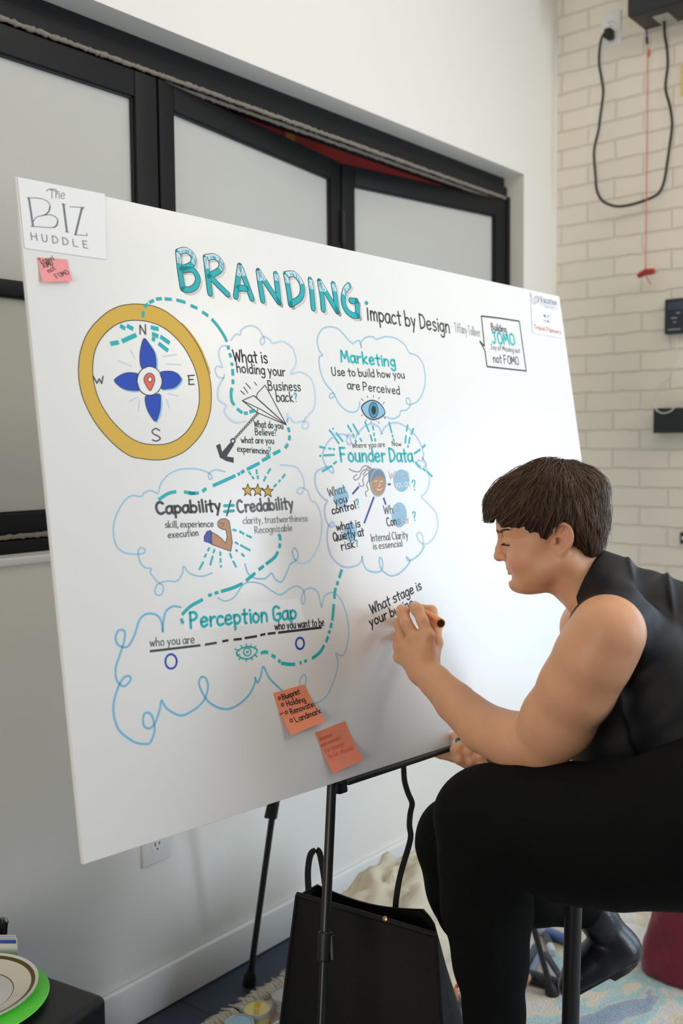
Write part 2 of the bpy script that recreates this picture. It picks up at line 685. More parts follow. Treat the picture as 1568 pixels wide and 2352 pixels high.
def _g(s):
    return [[tuple(float(c) for c in p.split(',')) for p in l.split()] for l in s.split('/')]


GLYPH = {k: _g(v) for k, v in {
    'a': '3.6,4.6 2,5 0.4,3.6 0.3,1.2 1.6,0 3.2,1 3.8,3/3.8,4.9 3.8,1.2 4.5,0', 'b': '0.3,8.2 0.4,0/0.4,3.6 2,4.8 3.8,3.6 3.8,1.2 2.2,0 0.4,1',
    'c': '3.6,4.2 2,5 0.4,3.4 0.4,1.4 1.8,0 3.7,0.8', 'd': '3.6,4.2 2,4.9 0.4,3.4 0.4,1.2 1.9,0 3.6,1.4/3.7,8.2 3.8,0', 'e': '0.4,2.5 3.6,3 3.2,4.6 1.8,5 0.4,3.6 0.4,1.3 1.8,0 3.7,0.9',
    'f': '3.6,7.6 2.6,8.2 1.7,7 1.6,0/0.3,4.7 3.2,4.9', 'g': '3.6,4.3 2,5 0.4,3.6 0.4,1.6 1.9,0.3 3.6,1.6/3.7,4.9 3.8,-1 3,-2.7 1.4,-2.8 0.4,-1.9',
    'h': '0.4,8.2 0.4,0/0.4,3.2 2,4.8 3.5,3.9 3.7,0', 'i': '0.8,4.9 0.9,0/0.75,7 0.85,6.7', 'j': '1.4,4.9 1.4,-1.5 0.2,-2.6/1.4,7 1.45,6.7', 'k': '0.4,8.2 0.4,0/3.4,5 0.6,2.3 3.7,0',
    'l': '0.8,8.3 0.9,0', 'm': '0.4,4.9 0.4,0/0.4,3.4 1.7,4.8 2.8,3.8 2.9,0/2.9,3.4 4.2,4.8 5.4,3.8 5.5,0', 'n': '0.4,4.9 0.4,0/0.4,3.2 2,4.8 3.4,3.9 3.6,0',
    'o': '2,5 0.5,3.8 0.4,1.3 2,0 3.7,1.3 3.7,3.7 2,5', 'p': '0.4,4.9 0.5,-3/0.4,3.7 2.1,4.9 3.8,3.6 3.7,1.4 2.1,0.2 0.5,1', 'q': '3.6,4.3 2,5 0.4,3.6 0.4,1.4 2,0 3.6,1.4/3.7,5 3.7,-3',
    'r': '0.5,4.9 0.6,0/0.6,3 1.7,4.6 3.2,4.6', 's': '3.3,4.4 2,5 0.7,4.2 1.2,2.9 2.8,2.1 3.3,0.9 2,0 0.4,0.5', 't': '1.7,7.4 1.7,0.6 2.4,0/0.2,4.9 3.3,5.1', 'u': '0.4,4.9 0.5,1.2 1.8,0 3.4,1.2 3.6,4.9/3.6,4.9 3.8,0',
    'v': '0.2,4.9 1.9,0 3.6,4.9', 'w': '0.2,4.9 1.5,0 2.8,4.2 4.2,0 5.5,4.9', 'x': '0.3,4.9 3.5,0/3.5,4.9 0.3,0', 'y': '0.3,4.9 1.9,1/3.7,4.9 1.2,-2.8', 'z': '0.4,4.8 3.5,4.8 0.4,0.1 3.6,0.1',
    'A': '0.2,0 2.6,8 5,0/1,2.8 4.2,2.9', 'B': '0.5,8 0.5,0/0.5,8 3,7.9 4,6.3 2.9,4.6 0.6,4.3/0.6,4.3 3.6,4 4.5,2.2 3.2,0.2 0.5,0', 'C': '4.6,6.9 3,8 1.2,7.2 0.4,4.6 0.9,1.4 2.8,0 4.8,0.9',
    'D': '0.5,8 0.5,0/0.5,8 3.4,7.4 4.8,4.6 3.8,1.2 0.5,0', 'E': '0.5,8 0.5,0/0.4,8 4,8/0.5,4.2 3.4,4.3/0.5,0 4.2,0', 'F': '0.5,8 0.5,0/0.4,8 4.2,8/0.5,4.2 3.5,4.3', 'G': '4.6,6.9 3,8 1.1,7.2 0.4,4.4 1,1.1 3,0 4.7,1.2 4.8,3.6/2.9,3.7 4.9,3.7',
    'H': '0.5,8 0.5,0/4.5,8 4.6,0/0.5,4.2 4.5,4.2', 'I': '0.9,8 1,0', 'J': '3.6,8 3.6,2 2.2,0 0.6,1/1.8,8 5,8', 'L': '0.5,8 0.6,0.1 4.2,0', 'M': '0.3,0 0.9,8 3,2.4 5,8 5.8,0', 'N': '0.4,0 0.5,8 4.5,0.2 4.6,8',
    'O': '2.7,8 0.8,6.6 0.5,3 1.3,0.6 2.9,0 4.8,1.6 5,5.2 4.2,7.3 2.7,8', 'P': '0.5,8 0.5,0/0.5,8 3,7.9 4.2,6.1 3.2,4.2 0.6,3.7', 'Q': '2.7,8 0.8,6.6 0.5,3 1.3,0.6 2.9,0 4.8,1.6 5,5.2 4.2,7.3 2.7,8/3.4,2 5.2,-0.6',
    'R': '0.5,8 0.5,0/0.5,8 3,7.9 4.1,6.2 3.1,4.4 0.6,4/2,4 4.5,0', 'S': '4,7 2.5,8 0.8,7 0.9,5.3 3.2,3.8 4.1,1.9 2.7,0 0.4,0.9', 'T': '2.6,8 2.6,0/0.2,8 5,8', 'U': '0.5,8 0.6,2 2.2,0 4.1,1.4 4.5,8', 'V': '0.2,8 2.3,0 4.6,8',
    'W': '0.2,8 1.6,0 3.2,6.4 4.8,0 6.4,8', 'Z': '0.4,8 4.4,8 0.3,0 4.6,0', '?': '0.4,6.4 1.5,8 3.2,7.3 3,5.2 1.8,4 1.7,2.4/1.7,0.4 1.75,0', ',': '0.8,0.6 0.3,-1.4', '.': '0.5,0.3 0.6,0', '0': '2,8 0.6,6 0.5,2 2,0 3.5,2 3.6,6 2,8', '-': '0.3,3 2.2,3',
}.items()}
ADV = {'i': 2.2, 'l': 2.3, 'j': 2.6, 'm': 6.9, 'w': 6.6, ' ': 2.4, 'A': 6, 'M': 7, 'W': 7.4, 'I': 2.6, ',': 2, '.': 2, 'f': 4.4, 't': 4.3, 'r': 4.2, 's': 4.5, 'c': 4.8}


def adv(c):
    return ADV.get(c, 6.2 if c.isupper() else 5.2)


def T3(*pts): return [(x / 2, 400 + y / 2) for x, y in pts]
def T4(*pts): return [(700 + x / 2.4123, 650 + y / 2.4123) for x, y in pts]
def T5(*pts): return [(150 + x / 2.24, 1000 + y / 2.24) for x, y in pts]
def T7(*pts): return [(x / 2, 1568 + y / 2) for x, y in pts]
def ell(cx, cy, rx, ry, n=28, a0=0.0): return [(cx + rx * math.cos(a0 + 2 * math.pi * k / n), cy + ry * math.sin(a0 + 2 * math.pi * k / n)) for k in range(n)]


Z0, Z1, Z2, Z3, Z4 = 0.00025, 0.00040, 0.00055, 0.00070, 0.00085
D = Drawing(board)

# ---- big title, marker-filled letters
letters = [
    [T3((817, 360), (826, 445), (838, 524)), T3((817, 357), (855, 350), (886, 378), (880, 415), (832, 436)), T3((832, 437), (884, 440), (908, 478), (897, 515), (868, 531), (840, 527))],
    [T3((944, 384), (954, 470), (964, 548)), T3((944, 383), (985, 380), (1014, 405), (1008, 440), (958, 470)), T3((962, 470), (1004, 512), (1046, 553))],
    [T3((1101, 422), (1090, 500), (1082, 562)), T3((1101, 422), (1130, 500), (1156, 572)), T3((1092, 522), (1134, 526))],
    [T3((1186, 446), (1196, 520), (1206, 580)), T3((1186, 446), (1234, 520), (1280, 588)), T3((1266, 460), (1274, 530), (1280, 588))],
    [T3((1312, 462), (1324, 530), (1334, 598)), T3((1312, 460), (1354, 462), (1386, 510), (1380, 565), (1334, 598))],
    [T3((1424, 486), (1432, 550), (1438, 616))],
    [T3((1467, 494), (1478, 560), (1484, 622)), T3((1467, 494), (1512, 570), (1548, 630)), T3((1530, 506), (1540, 570), (1548, 630))],
    [T4((243, 14), (220, 44), (212, 100), (228, 148), (262, 178), (292, 180)), T4((292, 180), (290, 140), (285, 100)), T4((254, 98), (285, 101))]]
for lt in letters:
    for ln in lt:
        D.stroke('title_lettering', 'shade', [(x + 6, y + 7) for x, y in ln], 12, Z0)
    for ln in lt:
        D.stroke('title_lettering', 'black', ln, 15.5, Z1)
    ys = [y for ln in lt for x, y in ln]
    y0, y1 = min(ys) - 6, max(ys) + 6
    for ln in lt:
        D.stroke('title_lettering', 'teal', ln, 12.5, Z2)
        # pale upper third of each letter
        P = spline(np.array(ln, float), 12) if len(ln) > 2 else np.array([np.array(ln[0]) + (np.array(ln[1]) - np.array(ln[0])) * t for t in np.linspace(0, 1, 24)])
        lim = y0 + (y1 - y0) * 0.36
        run = []
        for p in list(P) + [(0, 1e9)]:
            if p[1] < lim:
                run.append(tuple(p))
            else:
                if len(run) > 2:
                    D.stroke('title_lettering', 'ice', run, 12.3, Z3, smooth=False, caps=False)
                    for q in run[1::2]:
                        dx, dy = random.uniform(-3.5, 3.5), random.uniform(-1, 1)
                        D.stroke('title_lettering', 'teal2', [(q[0] + dx, q[1] + dy), (q[0] + dx + 1.0, q[1] + dy + 4)], 2.4, Z4)
                run = []
D.text('title_lettering', 'dark', 'mpact by Design', (851, 735), (1033, 765), 33, 4.6, Z0)
D.stroke('title_lettering', 'dark', [(843, 708), (845, 735)], 4.6, Z0)
D.stroke('title_lettering', 'teal', ell(841, 696, 2.2, 2.6, 10), 5, Z0, closed=True)
D.text('title_lettering', 'pale', '-', (1036, 757), (1040, 758), 18, 2, Z0)
D.text('title_lettering', 'pale', 'Tiffany Tolliver', (1044, 762), (1103, 774), 20, 2.1, Z0)

# ---- compass
outer = spline(T3((632, 597), (700, 605), (760, 630), (820, 676), (870, 730), (912, 795), (940, 860), (962, 930), (970, 1000), (968, 1070), (955, 1130), (930, 1185), (890, 1236), (845, 1275), (800, 1297), (757, 1310), (715, 1313), (660, 1308), (610, 1300), (565, 1275), (520, 1238), (470, 1185), (430, 1130), (398, 1070), (375, 1010), (363, 950), (360, 890), (367, 825), (385, 765), (408, 720), (440, 680), (485, 640), (530, 613), (580, 600)), 3, True)
inner = spline(T3((640, 672), (680, 678), (720, 690), (765, 715), (800, 745), (840, 790), (870, 840), (893, 890), (908, 945), (914, 995), (914, 1050), (902, 1102), (880, 1150), (852, 1187), (820, 1215), (780, 1234), (730, 1243), (685, 1241), (640, 1232), (597, 1210), (560, 1180), (518, 1137), (480, 1085), (454, 1036), (437, 985), (427, 935), (425, 890), (429, 842), (440, 800), (460, 760), (490, 725), (522, 698), (560, 680), (600, 672)), 3, True)
cc = np.array(T3((665, 955))[0])


def resamp(P, n=90):
    a = np.arctan2(P[:, 1] - cc[1], P[:, 0] - cc[0])
    r = np.hypot(P[:, 1] - cc[1], P[:, 0] - cc[0])
    o = np.argsort(a)
    t = np.linspace(-math.pi, math.pi, n, endpoint=False)
    rr = np.interp(t, a[o], r[o], period=2 * math.pi)
    return np.c_[cc[0] + rr * np.cos(t), cc[1] + rr * np.sin(t)]


RO, RI = resamp(outer), resamp(inner)
mm = D.mb('compass_drawing', 'gold', Z0)
mm.add([bpt(*buv(*p), Z0) for p in RO] + [bpt(*buv(*p), Z0) for p in RI], [(i, (i + 1) % 90, 90 + (i + 1) % 90, 90 + i) for i in range(90)])
D.stroke('compass_drawing', 'anchor', RO[::2], 2.0, Z1, closed=True)
D.stroke('compass_drawing', 'anchor', RI[::2], 2.0, Z1, closed=True)
D.stroke('compass_drawing', 'gold', RO[30:44] + np.array([4, 2]), 4, Z0, caps=False)
for pet in (((662, 755), (690, 790), (708, 820), (715, 855), (713, 890), (685, 884), (652, 892), (642, 850), (646, 800)),
            ((735, 912), (780, 905), (812, 916), (830, 940), (822, 960), (800, 980), (775, 985), (742, 986), (744, 950)),
            ((668, 1022), (700, 1017), (733, 1012), (736, 1060), (730, 1100), (713, 1135), (685, 1100), (670, 1062)),
            ((525, 948), (545, 928), (575, 914), (605, 912), (634, 920), (629, 950), (640, 990), (610, 994), (575, 988), (548, 974))):
    p = T3(*pet)
    D.stroke('compass_drawing', 'sky', [(x + 3, y + 2) for x, y in p], 5, Z0, closed=True, smooth=False)
    D.poly('compass_drawing', 'cobalt', spline(p, 4, True), Z1)
    D.stroke('compass_drawing', 'navy', p, 1.8, Z2, closed=True)
D.poly('compass_drawing', 'white', T3(*ell(686, 950, 57, 66)), Z2)
D.stroke('compass_drawing', 'anchor', T3(*ell(686, 950, 57, 66)), 2.0, Z3, closed=True)
pin = T3((686, 914), (704, 924), (710, 945), (703, 970), (689, 995), (672, 974), (660, 948), (667, 924))
D.poly('compass_drawing', 'coral', spline(pin, 4, True), Z3)
D.stroke('compass_drawing', 'anchor', pin, 1.6, Z4, closed=True)
D.poly('compass_drawing', 'white', T3(*ell(687, 943, 9, 11, 14)), Z4)
D.stroke('compass_drawing', 'anchor', T3(*ell(687, 943, 9, 11, 14)), 1.6, 0.001, closed=True)
D.dashes('compass_drawing', 'teal', [T3(*s) for s in (((551, 696), (575, 710)), ((582, 696), (612, 712)), ((507, 780), (545, 772)), ((560, 768), (626, 738)), ((692, 704), (728, 712)), ((698, 733), (727, 746)), ((736, 746), (779, 776)), ((697, 754), (712, 762)), ((728, 777), (772, 812)))], 10.5, Z0)
D.dashes('compass_drawing', 'sky2', [T3(*s) for s in (((600, 808), (620, 850)), ((540, 855), (605, 882)), ((748, 838), (812, 828)), ((762, 872), (830, 875)), ((590, 1045), (632, 1025)), ((640, 1035), (635, 1090)), ((765, 1035), (778, 1075)), ((770, 1008), (818, 1018)))], 2.6, Z0)
for g in (((643, 735), (642, 693), (668, 737), (667, 691)), ((862, 926), (891, 924)), ((866, 926), (868, 965)), ((866, 945), (886, 943)), ((866, 966), (891, 965)), ((428, 929), (445, 961), (455, 940), (466, 962), (473, 929))):
    D.stroke('compass_drawing', 'dark', T3(*g), 2.8, Z2, smooth=False)
D.stroke('compass_drawing', 'dark', T3((733, 1178), (715, 1168), (698, 1180), (706, 1194), (727, 1204), (735, 1216), (718, 1226), (699, 1221)), 2.8, Z2)

# ---- dashed teal route
route = [T3(*s) for s in (((655, 656), (660, 630)), ((664, 612), (668, 605), (680, 597)), ((685, 590), (706, 580)), ((717, 574), (742, 572)), ((756, 573), (788, 575)), ((810, 578), (830, 583), (851, 590)), ((875, 603), (906, 616)), ((928, 632), (956, 651)), ((972, 665), (1005, 705), (1030, 745), (1042, 770)),
        ((1046, 788), (1050, 806)), ((1054, 822), (1060, 842)), ((1064, 866), (1066, 880)), ((1068, 895), (1069, 925)), ((1070, 943), (1069, 964)), ((1065, 982), (1061, 1005), (1064, 1040), (1076, 1062)), ((1088, 1078), (1112, 1096)), ((1120, 1098), (1137, 1098)), ((1146, 1092), (1171, 1086)),
        ((1322, 1163), (1329, 1185)), ((1330, 1200), (1328, 1222)), ((1322, 1240), (1309, 1258)), ((1286, 1270), (1254, 1286)), ((1240, 1296), (1204, 1316)), ((1191, 1327), (1134, 1356)), ((1121, 1362), (1107, 1372)), ((1101, 1375), (1092, 1380)), ((1080, 1385), (1030, 1408), (978, 1431)), ((946, 1443), (930, 1458)), ((912, 1464), (880, 1467), (866, 1465)), ((896, 1467), (845, 1460)), ((808, 1458), (770, 1468), (728, 1495)))]
route += [T5(*s) for s in (((1097, 507), (1104, 523), (1104, 540)), ((1104, 556), (1100, 579)), ((1093, 598), (1075, 628), (1032, 662)), ((1020, 672), (994, 691)), ((976, 708), (930, 747)), ((910, 762), (860, 785), (800, 803)), ((786, 807), (768, 813)), ((753, 818), (735, 825)), ((706, 844), (645, 878), (600, 922)), ((597, 942), (599, 955), (607, 967)),
         ((1422, 690), (1408, 733)), ((1402, 750), (1397, 770)), ((1390, 785), (1385, 812), (1383, 840)), ((1380, 868), (1377, 910), (1372, 952)), ((1369, 965), (1363, 990)), ((1359, 1003), (1355, 1019)), ((1351, 1034), (1340, 1062)), ((1331, 1080), (1306, 1118), (1268, 1148)), ((1240, 1158), (1229, 1163)), ((1213, 1168), (1204, 1172)), ((1180, 1178), (1145, 1177), (1110, 1172)), ((1106, 1166), (1094, 1156)), ((1080, 1142), (1060, 1130)), ((1042, 1118), (1024, 1114), (1005, 1121)))]
for k, (a, b_) in enumerate(((0, 16), (16, 29), (29, 40), (40, len(route)))):
    D.dashes('dashed_route#%d' % k, 'teal', route[a:b_], 7.6, Z2)

# ---- ray bursts
rays = [T5(*s) for s in (((943, 185), (955, 203)), ((960, 210), (970, 225)), ((983, 175), (985, 200)), ((988, 206), (992, 226)), ((1055, 171), (1040, 196)), ((1031, 210), (1020, 236)), ((1130, 199), (1115, 220)), ((1106, 229), (1096, 240)), ((1086, 250), (1072, 266)),
        ((860, 485), (880, 490)), ((895, 493), (920, 508)), ((930, 513), (959, 526)), ((872, 549), (890, 560)), ((899, 564), (952, 592)), ((875, 588), (886, 597)), ((905, 608), (921, 623)), ((845, 605), (856, 633)), ((862, 645), (879, 679)), ((797, 597), (797, 620)), ((798, 632), (798, 655)), ((800, 667), (800, 680)), ((768, 585), (760, 606)), ((758, 619), (745, 669)), ((741, 577), (732, 596)), ((725, 609), (715, 628)), ((710, 650), (688, 691)))]
rays += [T4(*s) for s in (((80, 907), (115, 915)), ((130, 916), (146, 919)), ((154, 918), (166, 922)), ((80, 957), (90, 957)), ((104, 955), (165, 952)), ((95, 1045), (150, 1013)), ((158, 1003), (176, 989)), ((134, 813), (161, 846)), ((154, 803), (159, 812)), ((164, 854), (190, 891)), ((172, 829), (211, 879)), ((235, 786), (260, 826)), ((265, 834), (272, 850)), ((278, 868), (286, 881)), ((265, 779), (300, 841)), ((304, 859), (316, 879)), ((332, 768), (356, 826)), ((362, 839), (373, 879)), ((375, 789), (380, 816)), ((382, 829), (384, 849)), ((388, 859), (391, 879)),
         ((465, 768), (481, 831)), ((484, 839), (487, 856)), ((490, 861), (493, 876)), ((570, 784), (562, 821)), ((560, 844), (555, 889)), ((601, 804), (588, 841)), ((582, 854), (575, 891)), ((572, 899), (570, 913)), ((605, 946), (640, 922)), ((650, 914), (667, 897)), ((610, 994), (641, 1021)), ((654, 1029), (670, 1041)), ((675, 1044), (706, 1073)))]
for k, (a, b_) in enumerate(((0, 9), (9, 26), (26, 32), (32, 59), (59, len(rays)))):
    D.dashes('ray_burst#%d' % k, 'teal2', rays[a:b_], 5.0, Z1)

# ---- cloud outlines
C = 'cloud_outlines'
D.stroke('cloud_outline#1', 'sky2', T3((1055, 790), (1020, 790), (1004, 822), (1015, 868), (1020, 888), (998, 882), (988, 902), (1002, 932), (1026, 936), (1030, 920)), 4, Z0)
D.stroke('cloud_outline#1', 'sky2', T3((1026, 936), (1002, 985), (1004, 1035), (1038, 1062), (1030, 1090), (1058, 1130), (1095, 1141), (1126, 1134)), 5, Z0)
D.stroke('cloud_outline#1', 'sky2', T3((1060, 762), (1083, 736), (1104, 737), (1108, 716), (1140, 697), (1180, 704), (1205, 738), (1216, 768), (1203, 783), (1195, 762), (1214, 746), (1240, 762), (1252, 776), (1300, 769), (1344, 800), (1360, 850), (1355, 882), (1335, 916), (1384, 910), (1428, 940), (1446, 1000), (1444, 1070), (1415, 1108), (1402, 1122)), 4.5, Z0)
D.stroke('cloud_outline#1', 'sky2', T3((1320, 1100), (1318, 1138), (1328, 1118), (1352, 1140), (1385, 1136), (1412, 1140), (1414, 1162), (1398, 1170), (1388, 1154), (1404, 1122)), 5, Z0)
D.stroke('cloud_outline#2', 'sky', T4((313, 358), (306, 335), (300, 318), (276, 328), (265, 336), (245, 320), (215, 284), (180, 252), (130, 243), (90, 262), (69, 312), (78, 370), (98, 400), (79, 412), (84, 480), (112, 552), (156, 606), (160, 630), (140, 638), (138, 618), (160, 612), (184, 660), (225, 704), (268, 716), (296, 700), (304, 658)), 3.4, Z0)
D.stroke('cloud_outline#2', 'sky', T4((313, 358), (312, 326), (340, 300), (378, 299), (395, 312), (450, 297), (510, 310), (556, 346), (578, 386), (622, 404), (655, 452), (667, 530), (656, 598), (630, 648), (592, 672), (566, 668), (562, 642), (578, 640), (584, 676), (560, 705), (532, 708), (520, 738), (480, 752), (430, 735)), 3.4, Z0)
D.stroke('cloud_outline#3', 'peri', T4((425, 835), (410, 800), (372, 780), (330, 795), (298, 828), (276, 856), (240, 838), (232, 880), (250, 896), (252, 862), (210, 838), (160, 850), (115, 900), (99, 960), (115, 1012), (138, 1042), (158, 1050), (150, 1018), (110, 1022), (66, 1045), (55, 1092), (70, 1150), (106, 1196), (124, 1206), (110, 1240), (113, 1300), (135, 1346), (160, 1345), (154, 1324), (130, 1352), (124, 1420), (140, 1500), (178, 1550), (225, 1575), (285, 1566), (312, 1540), (318, 1516)), 4.4, Z0)
D.stroke('cloud_outline#3', 'sky', [(831, 1279), (833, 1290), (841, 1307), (858, 1314), (876, 1310), (878, 1288), (871, 1281), (874, 1304), (890, 1320), (905, 1322), (923, 1312), (941, 1290), (933, 1279), (940, 1288), (962, 1274), (974, 1255)], 4.4, Z0)
D.stroke('cloud_outline#3', 'peri', T4((425, 835), (442, 800), (488, 775), (540, 785), (600, 830), (640, 890), (656, 940), (650, 984), (626, 982), (620, 1010), (650, 1030), (672, 1002), (650, 968)), 4.2, Z0)
D.stroke('cloud_outline#3', 'sky2', T4((650, 968), (668, 1010), (686, 1060), (688, 1120), (662, 1168), (645, 1184), (680, 1220), (724, 1270), (737, 1340), (715, 1410), (672, 1446), (636, 1432), (620, 1394), (640, 1384), (656, 1420), (652, 1462)), 4.2, Z0)
D.stroke('cloud_outline#4', 'sky', T5((475, 300), (452, 289), (432, 284), (402, 298), (390, 315), (342, 310), (302, 340), (262, 410), (247, 480), (258, 560), (298, 600), (350, 611), (402, 606), (408, 586), (386, 578), (374, 600), (384, 650), (410, 680), (441, 685), (438, 708), (470, 750), (502, 775), (496, 816), (470, 820), (460, 798), (478, 764), (522, 750), (572, 750), (600, 714), (608, 674), (640, 710), (700, 725), (756, 708)), 3.8, Z0)
D.stroke('cloud_outline#4', 'sky', T5((480, 292), (490, 250), (530, 202), (590, 175), (670, 172), (732, 190), (756, 215), (741, 226), (738, 197), (772, 177), (821, 187)), 3.4, Z0)
D.stroke('cloud_outline#4', 'sky2', T5((1105, 152), (1142, 154), (1190, 165), (1220, 210), (1228, 252), (1220, 292), (1205, 302), (1191, 285), (1212, 269), (1246, 286), (1262, 334), (1290, 349), (1315, 410), (1318, 490), (1300, 570), (1260, 640), (1210, 659), (1180, 640)), 4.2, Z0)
D.stroke('cloud_outline#4', 'sky', T5((1180, 640), (1167, 600), (1180, 579), (1196, 610), (1190, 640), (1156, 664), (1140, 702), (1113, 752), (1080, 740), (1060, 709), (1030, 735), (980, 736), (940, 710), (924, 662)), 4, Z0)
D.stroke('cloud_outline#5', 'strong', T5((592, 884), (552, 880), (516, 908), (503, 965), (501, 1012), (494, 960), (470, 925), (420, 918), (381, 950), (354, 1030), (320, 1086), (274, 1080), (258, 1040), (274, 1004), (304, 1008), (302, 1060), (276, 1140), (258, 1200), (264, 1258), (298, 1291), (334, 1262), (330, 1240), (300, 1246), (270, 1300), (250, 1370), (249, 1440), (272, 1510), (312, 1550), (360, 1580), (404, 1588), (436, 1580), (458, 1520), (452, 1462), (432, 1428), (404, 1436), (402, 1490), (430, 1508), (462, 1478), (485, 1410), (495, 1364), (520, 1404), (585, 1440), (640, 1425), (706, 1372), (733, 1300), (722, 1250), (696, 1246), (690, 1290), (736, 1370), (810, 1407), (872, 1396), (940, 1340), (972, 1280), (976, 1246), (988, 1272), (1004, 1240), (1018, 1190), (1050, 1250), (1112, 1312)), 5.2, Z0)
D.stroke('cloud_outline#5', 'sky', T5((785, 836), (822, 852), (870, 830), (912, 770), (950, 755), (1010, 765), (1062, 800), (1106, 820), (1150, 792), (1192, 775), (1226, 800), (1232, 850), (1221, 868), (1214, 840), (1228, 800), (1265, 785), (1300, 812), (1318, 886), (1330, 830), (1376, 808), (1420, 850), (1450, 940), (1457, 1030), (1440, 1110), (1418, 1134), (1390, 1120), (1402, 1170), (1388, 1240), (1350, 1330), (1310, 1368), (1275, 1379)), 3.6, Z0)
D.stroke('cloud_outline#5', 'sky', T5((1232, 1296), (1238, 1250), (1225, 1232), (1206, 1260), (1208, 1290)), 3.6, Z0)

# ---- handwriting and small drawings
H = 'handwriting'
D.text(H, 'black', 'What is', (537, 831), (614, 834), 27, 4.0, Z1)
D.text(H, 'dark', 'holding your', (544, 855), (655, 864), 22, 3.6, Z1)
D.text(H, 'dark', 'Business', (616, 896), (690, 898), 21, 3.3, Z1)
D.text(H, 'dark', 'back', (635, 922), (674, 923), 22, 3.3, Z1)
D.text(H, 'teal', '?', (677, 923), (684, 923), 20, 3.3, Z1)
D.text(H, 'dark', 'What do you', (584, 981), (650, 985), 15, 2.4, Z1)
D.text(H, 'dark', 'Believe', (586, 999), (629, 1001), 15, 2.4, Z1)
D.text(H, 'teal', '?', (630, 1001), (636, 1001), 15, 2.4, Z1)
D.text(H, 'dark', 'what are you', (554, 1017), (629, 1019), 14, 2.4, Z1)
D.text(H, 'dark', 'experiencing', (545, 1037), (616, 1043), 14, 2.4, Z1)
D.text(H, 'teal', '?', (617, 1043), (624, 1043), 16, 2.6, Z1)
D.text(H, 'teal2', 'Marketing', (783, 830), (908, 842), 25, 5.4, Z1)
D.text(H, 'dark', 'Use to build how you', (762, 862), (929, 869), 18, 3.2, Z1)
D.text(H, 'dark', 'are Perceived', (798, 893), (918, 906), 19, 3.2, Z1)
D.text(H, 'grey', 'Where you are', (809, 1029), (884, 1026), 12, 1.8, Z2)
D.text(H, 'grey', 'Now', (900, 1024), (921, 1025), 11, 1.8, Z2)
D.text(H, 'teal2', 'Founder Data', (782, 1060), (948, 1060), 31, 5.2, Z2)
D.text(H, 'grey', 'What', (755, 1141), (794, 1131), 19, 2.6, Z2)
D.text(H, 'dark', 'you', (768, 1160), (797, 1152), 17, 3.0, Z2)
D.text(H, 'black', 'control', (763, 1181), (817, 1168), 17, 3.4, Z2)
D.text(H, 'teal', '?', (820, 1167), (827, 1165), 20, 3.2, Z2)
D.text(H, 'black', 'what is', (773, 1219), (827, 1210), 18, 3.2, Z2)
D.text(H, 'black', 'Quietly at', (766, 1243), (836, 1230), 19, 3.4, Z2)
D.text(H, 'black', 'risk', (784, 1264), (815, 1257), 19, 3.2, Z2)
D.text(H, 'teal', '?', (818, 1257), (824, 1255), 16, 2.8, Z2)
D.text(H, 'grey', 'Wh', (882, 1181), (903, 1179), 19, 2.6, Z2)
D.text(H, 'ghost', 'at', (905, 1179), (920, 1178), 19, 2.4, Z2)
D.text(H, 'dark', 'Con', (889, 1209), (911, 1205), 19, 3.0, Z2)
D.text(H, 'slate', 's', (913, 1205), (919, 1204), 19, 2.6, Z2)
D.text(H, 'ghost', 'ider', (921, 1204), (940, 1201), 17, 2.2, Z2)
D.text(H, 'teal2', '?', (949, 1196), (957, 1195), 20, 3.2, Z2)
D.text(H, 'ghost', 'What', (894, 1101), (940, 1098), 17, 2.4, Z2)
D.text(H, 'white', 'you are', (908, 1119), (944, 1117), 15, 2.4, Z2)
D.text(H, 'teal2', '?', (948, 1126), (957, 1125), 22, 3.2, Z2)
D.text(H, 'grey', 'Internal Clarity', (852, 1244), (937, 1236), 17, 2.1, Z2)
D.text(H, 'grey', 'is essencial', (857, 1262), (924, 1255), 15, 2.1, Z2)
D.text(H, 'dark', 'Capability', (359, 1181), (507, 1173), 27, 6.0, Z2)
D.text(H, 'grey', 'Credability', (545, 1177), (674, 1168), 27, 5.4, Z2)
D.stroke(H, 'teal', T5((818, 362), (865, 360)), 7, Z1)
D.stroke(H, 'teal', T5((818, 392), (865, 388)), 7, Z1)
D.stroke(H, 'dark', T5((850, 335), (830, 413)), 3.4, Z2)
D.text(H, 'grey', 'skill, experience', (379, 1212), (490, 1210), 15, 2.5, Z2)
D.text(H, 'grey', 'execution', (386, 1236), (456, 1230), 15, 2.5, Z2)
D.text(H, 'pale', 'clarity, trustworthiness', (558, 1203), (706, 1197), 15, 2.3, Z2)
D.text(H, 'pale', 'Recognizable', (585, 1225), (671, 1219), 15, 2.3, Z2)
D.text(H, 'teal', 'Perception Gap', (436, 1442), (680, 1421), 35, 6.4, Z2)
D.text(H, 'grey', 'who you are', (344, 1485), (446, 1477), 19, 2.6, Z2)
D.text(H, 'black', 'who you want to be', (631, 1447), (744, 1437), 18, 2.6, Z2)
D.text(H, 'black', 'What stage is', (853, 1411), (968, 1353), 23, 3.8, Z2)
D.text(H, 'black', 'your busine', (850, 1440), (950, 1392), 22, 3.8, Z2)
D.dashes(H, 'dark', [T5(*s) for s in (((434, 1111), (560, 1096), (694, 1080)), ((717, 1077), (778, 1067)))], 5.4, Z2)
D.dashes(H, 'black', [T5(*s) for s in (((807, 1060), (837, 1054)), ((865, 1051), (906, 1047)), ((922, 1043), (985, 1033)), ((1002, 1028), (1028, 1022)), ((1040, 1021), (1080, 1016)), ((1094, 1015), (1210, 1001), (1318, 988)))], 5.4, Z2)
D.stroke(H, 'cobalt', T5(*ell(543, 1163, 29, 37, 16)), 4.6, Z2, closed=True)
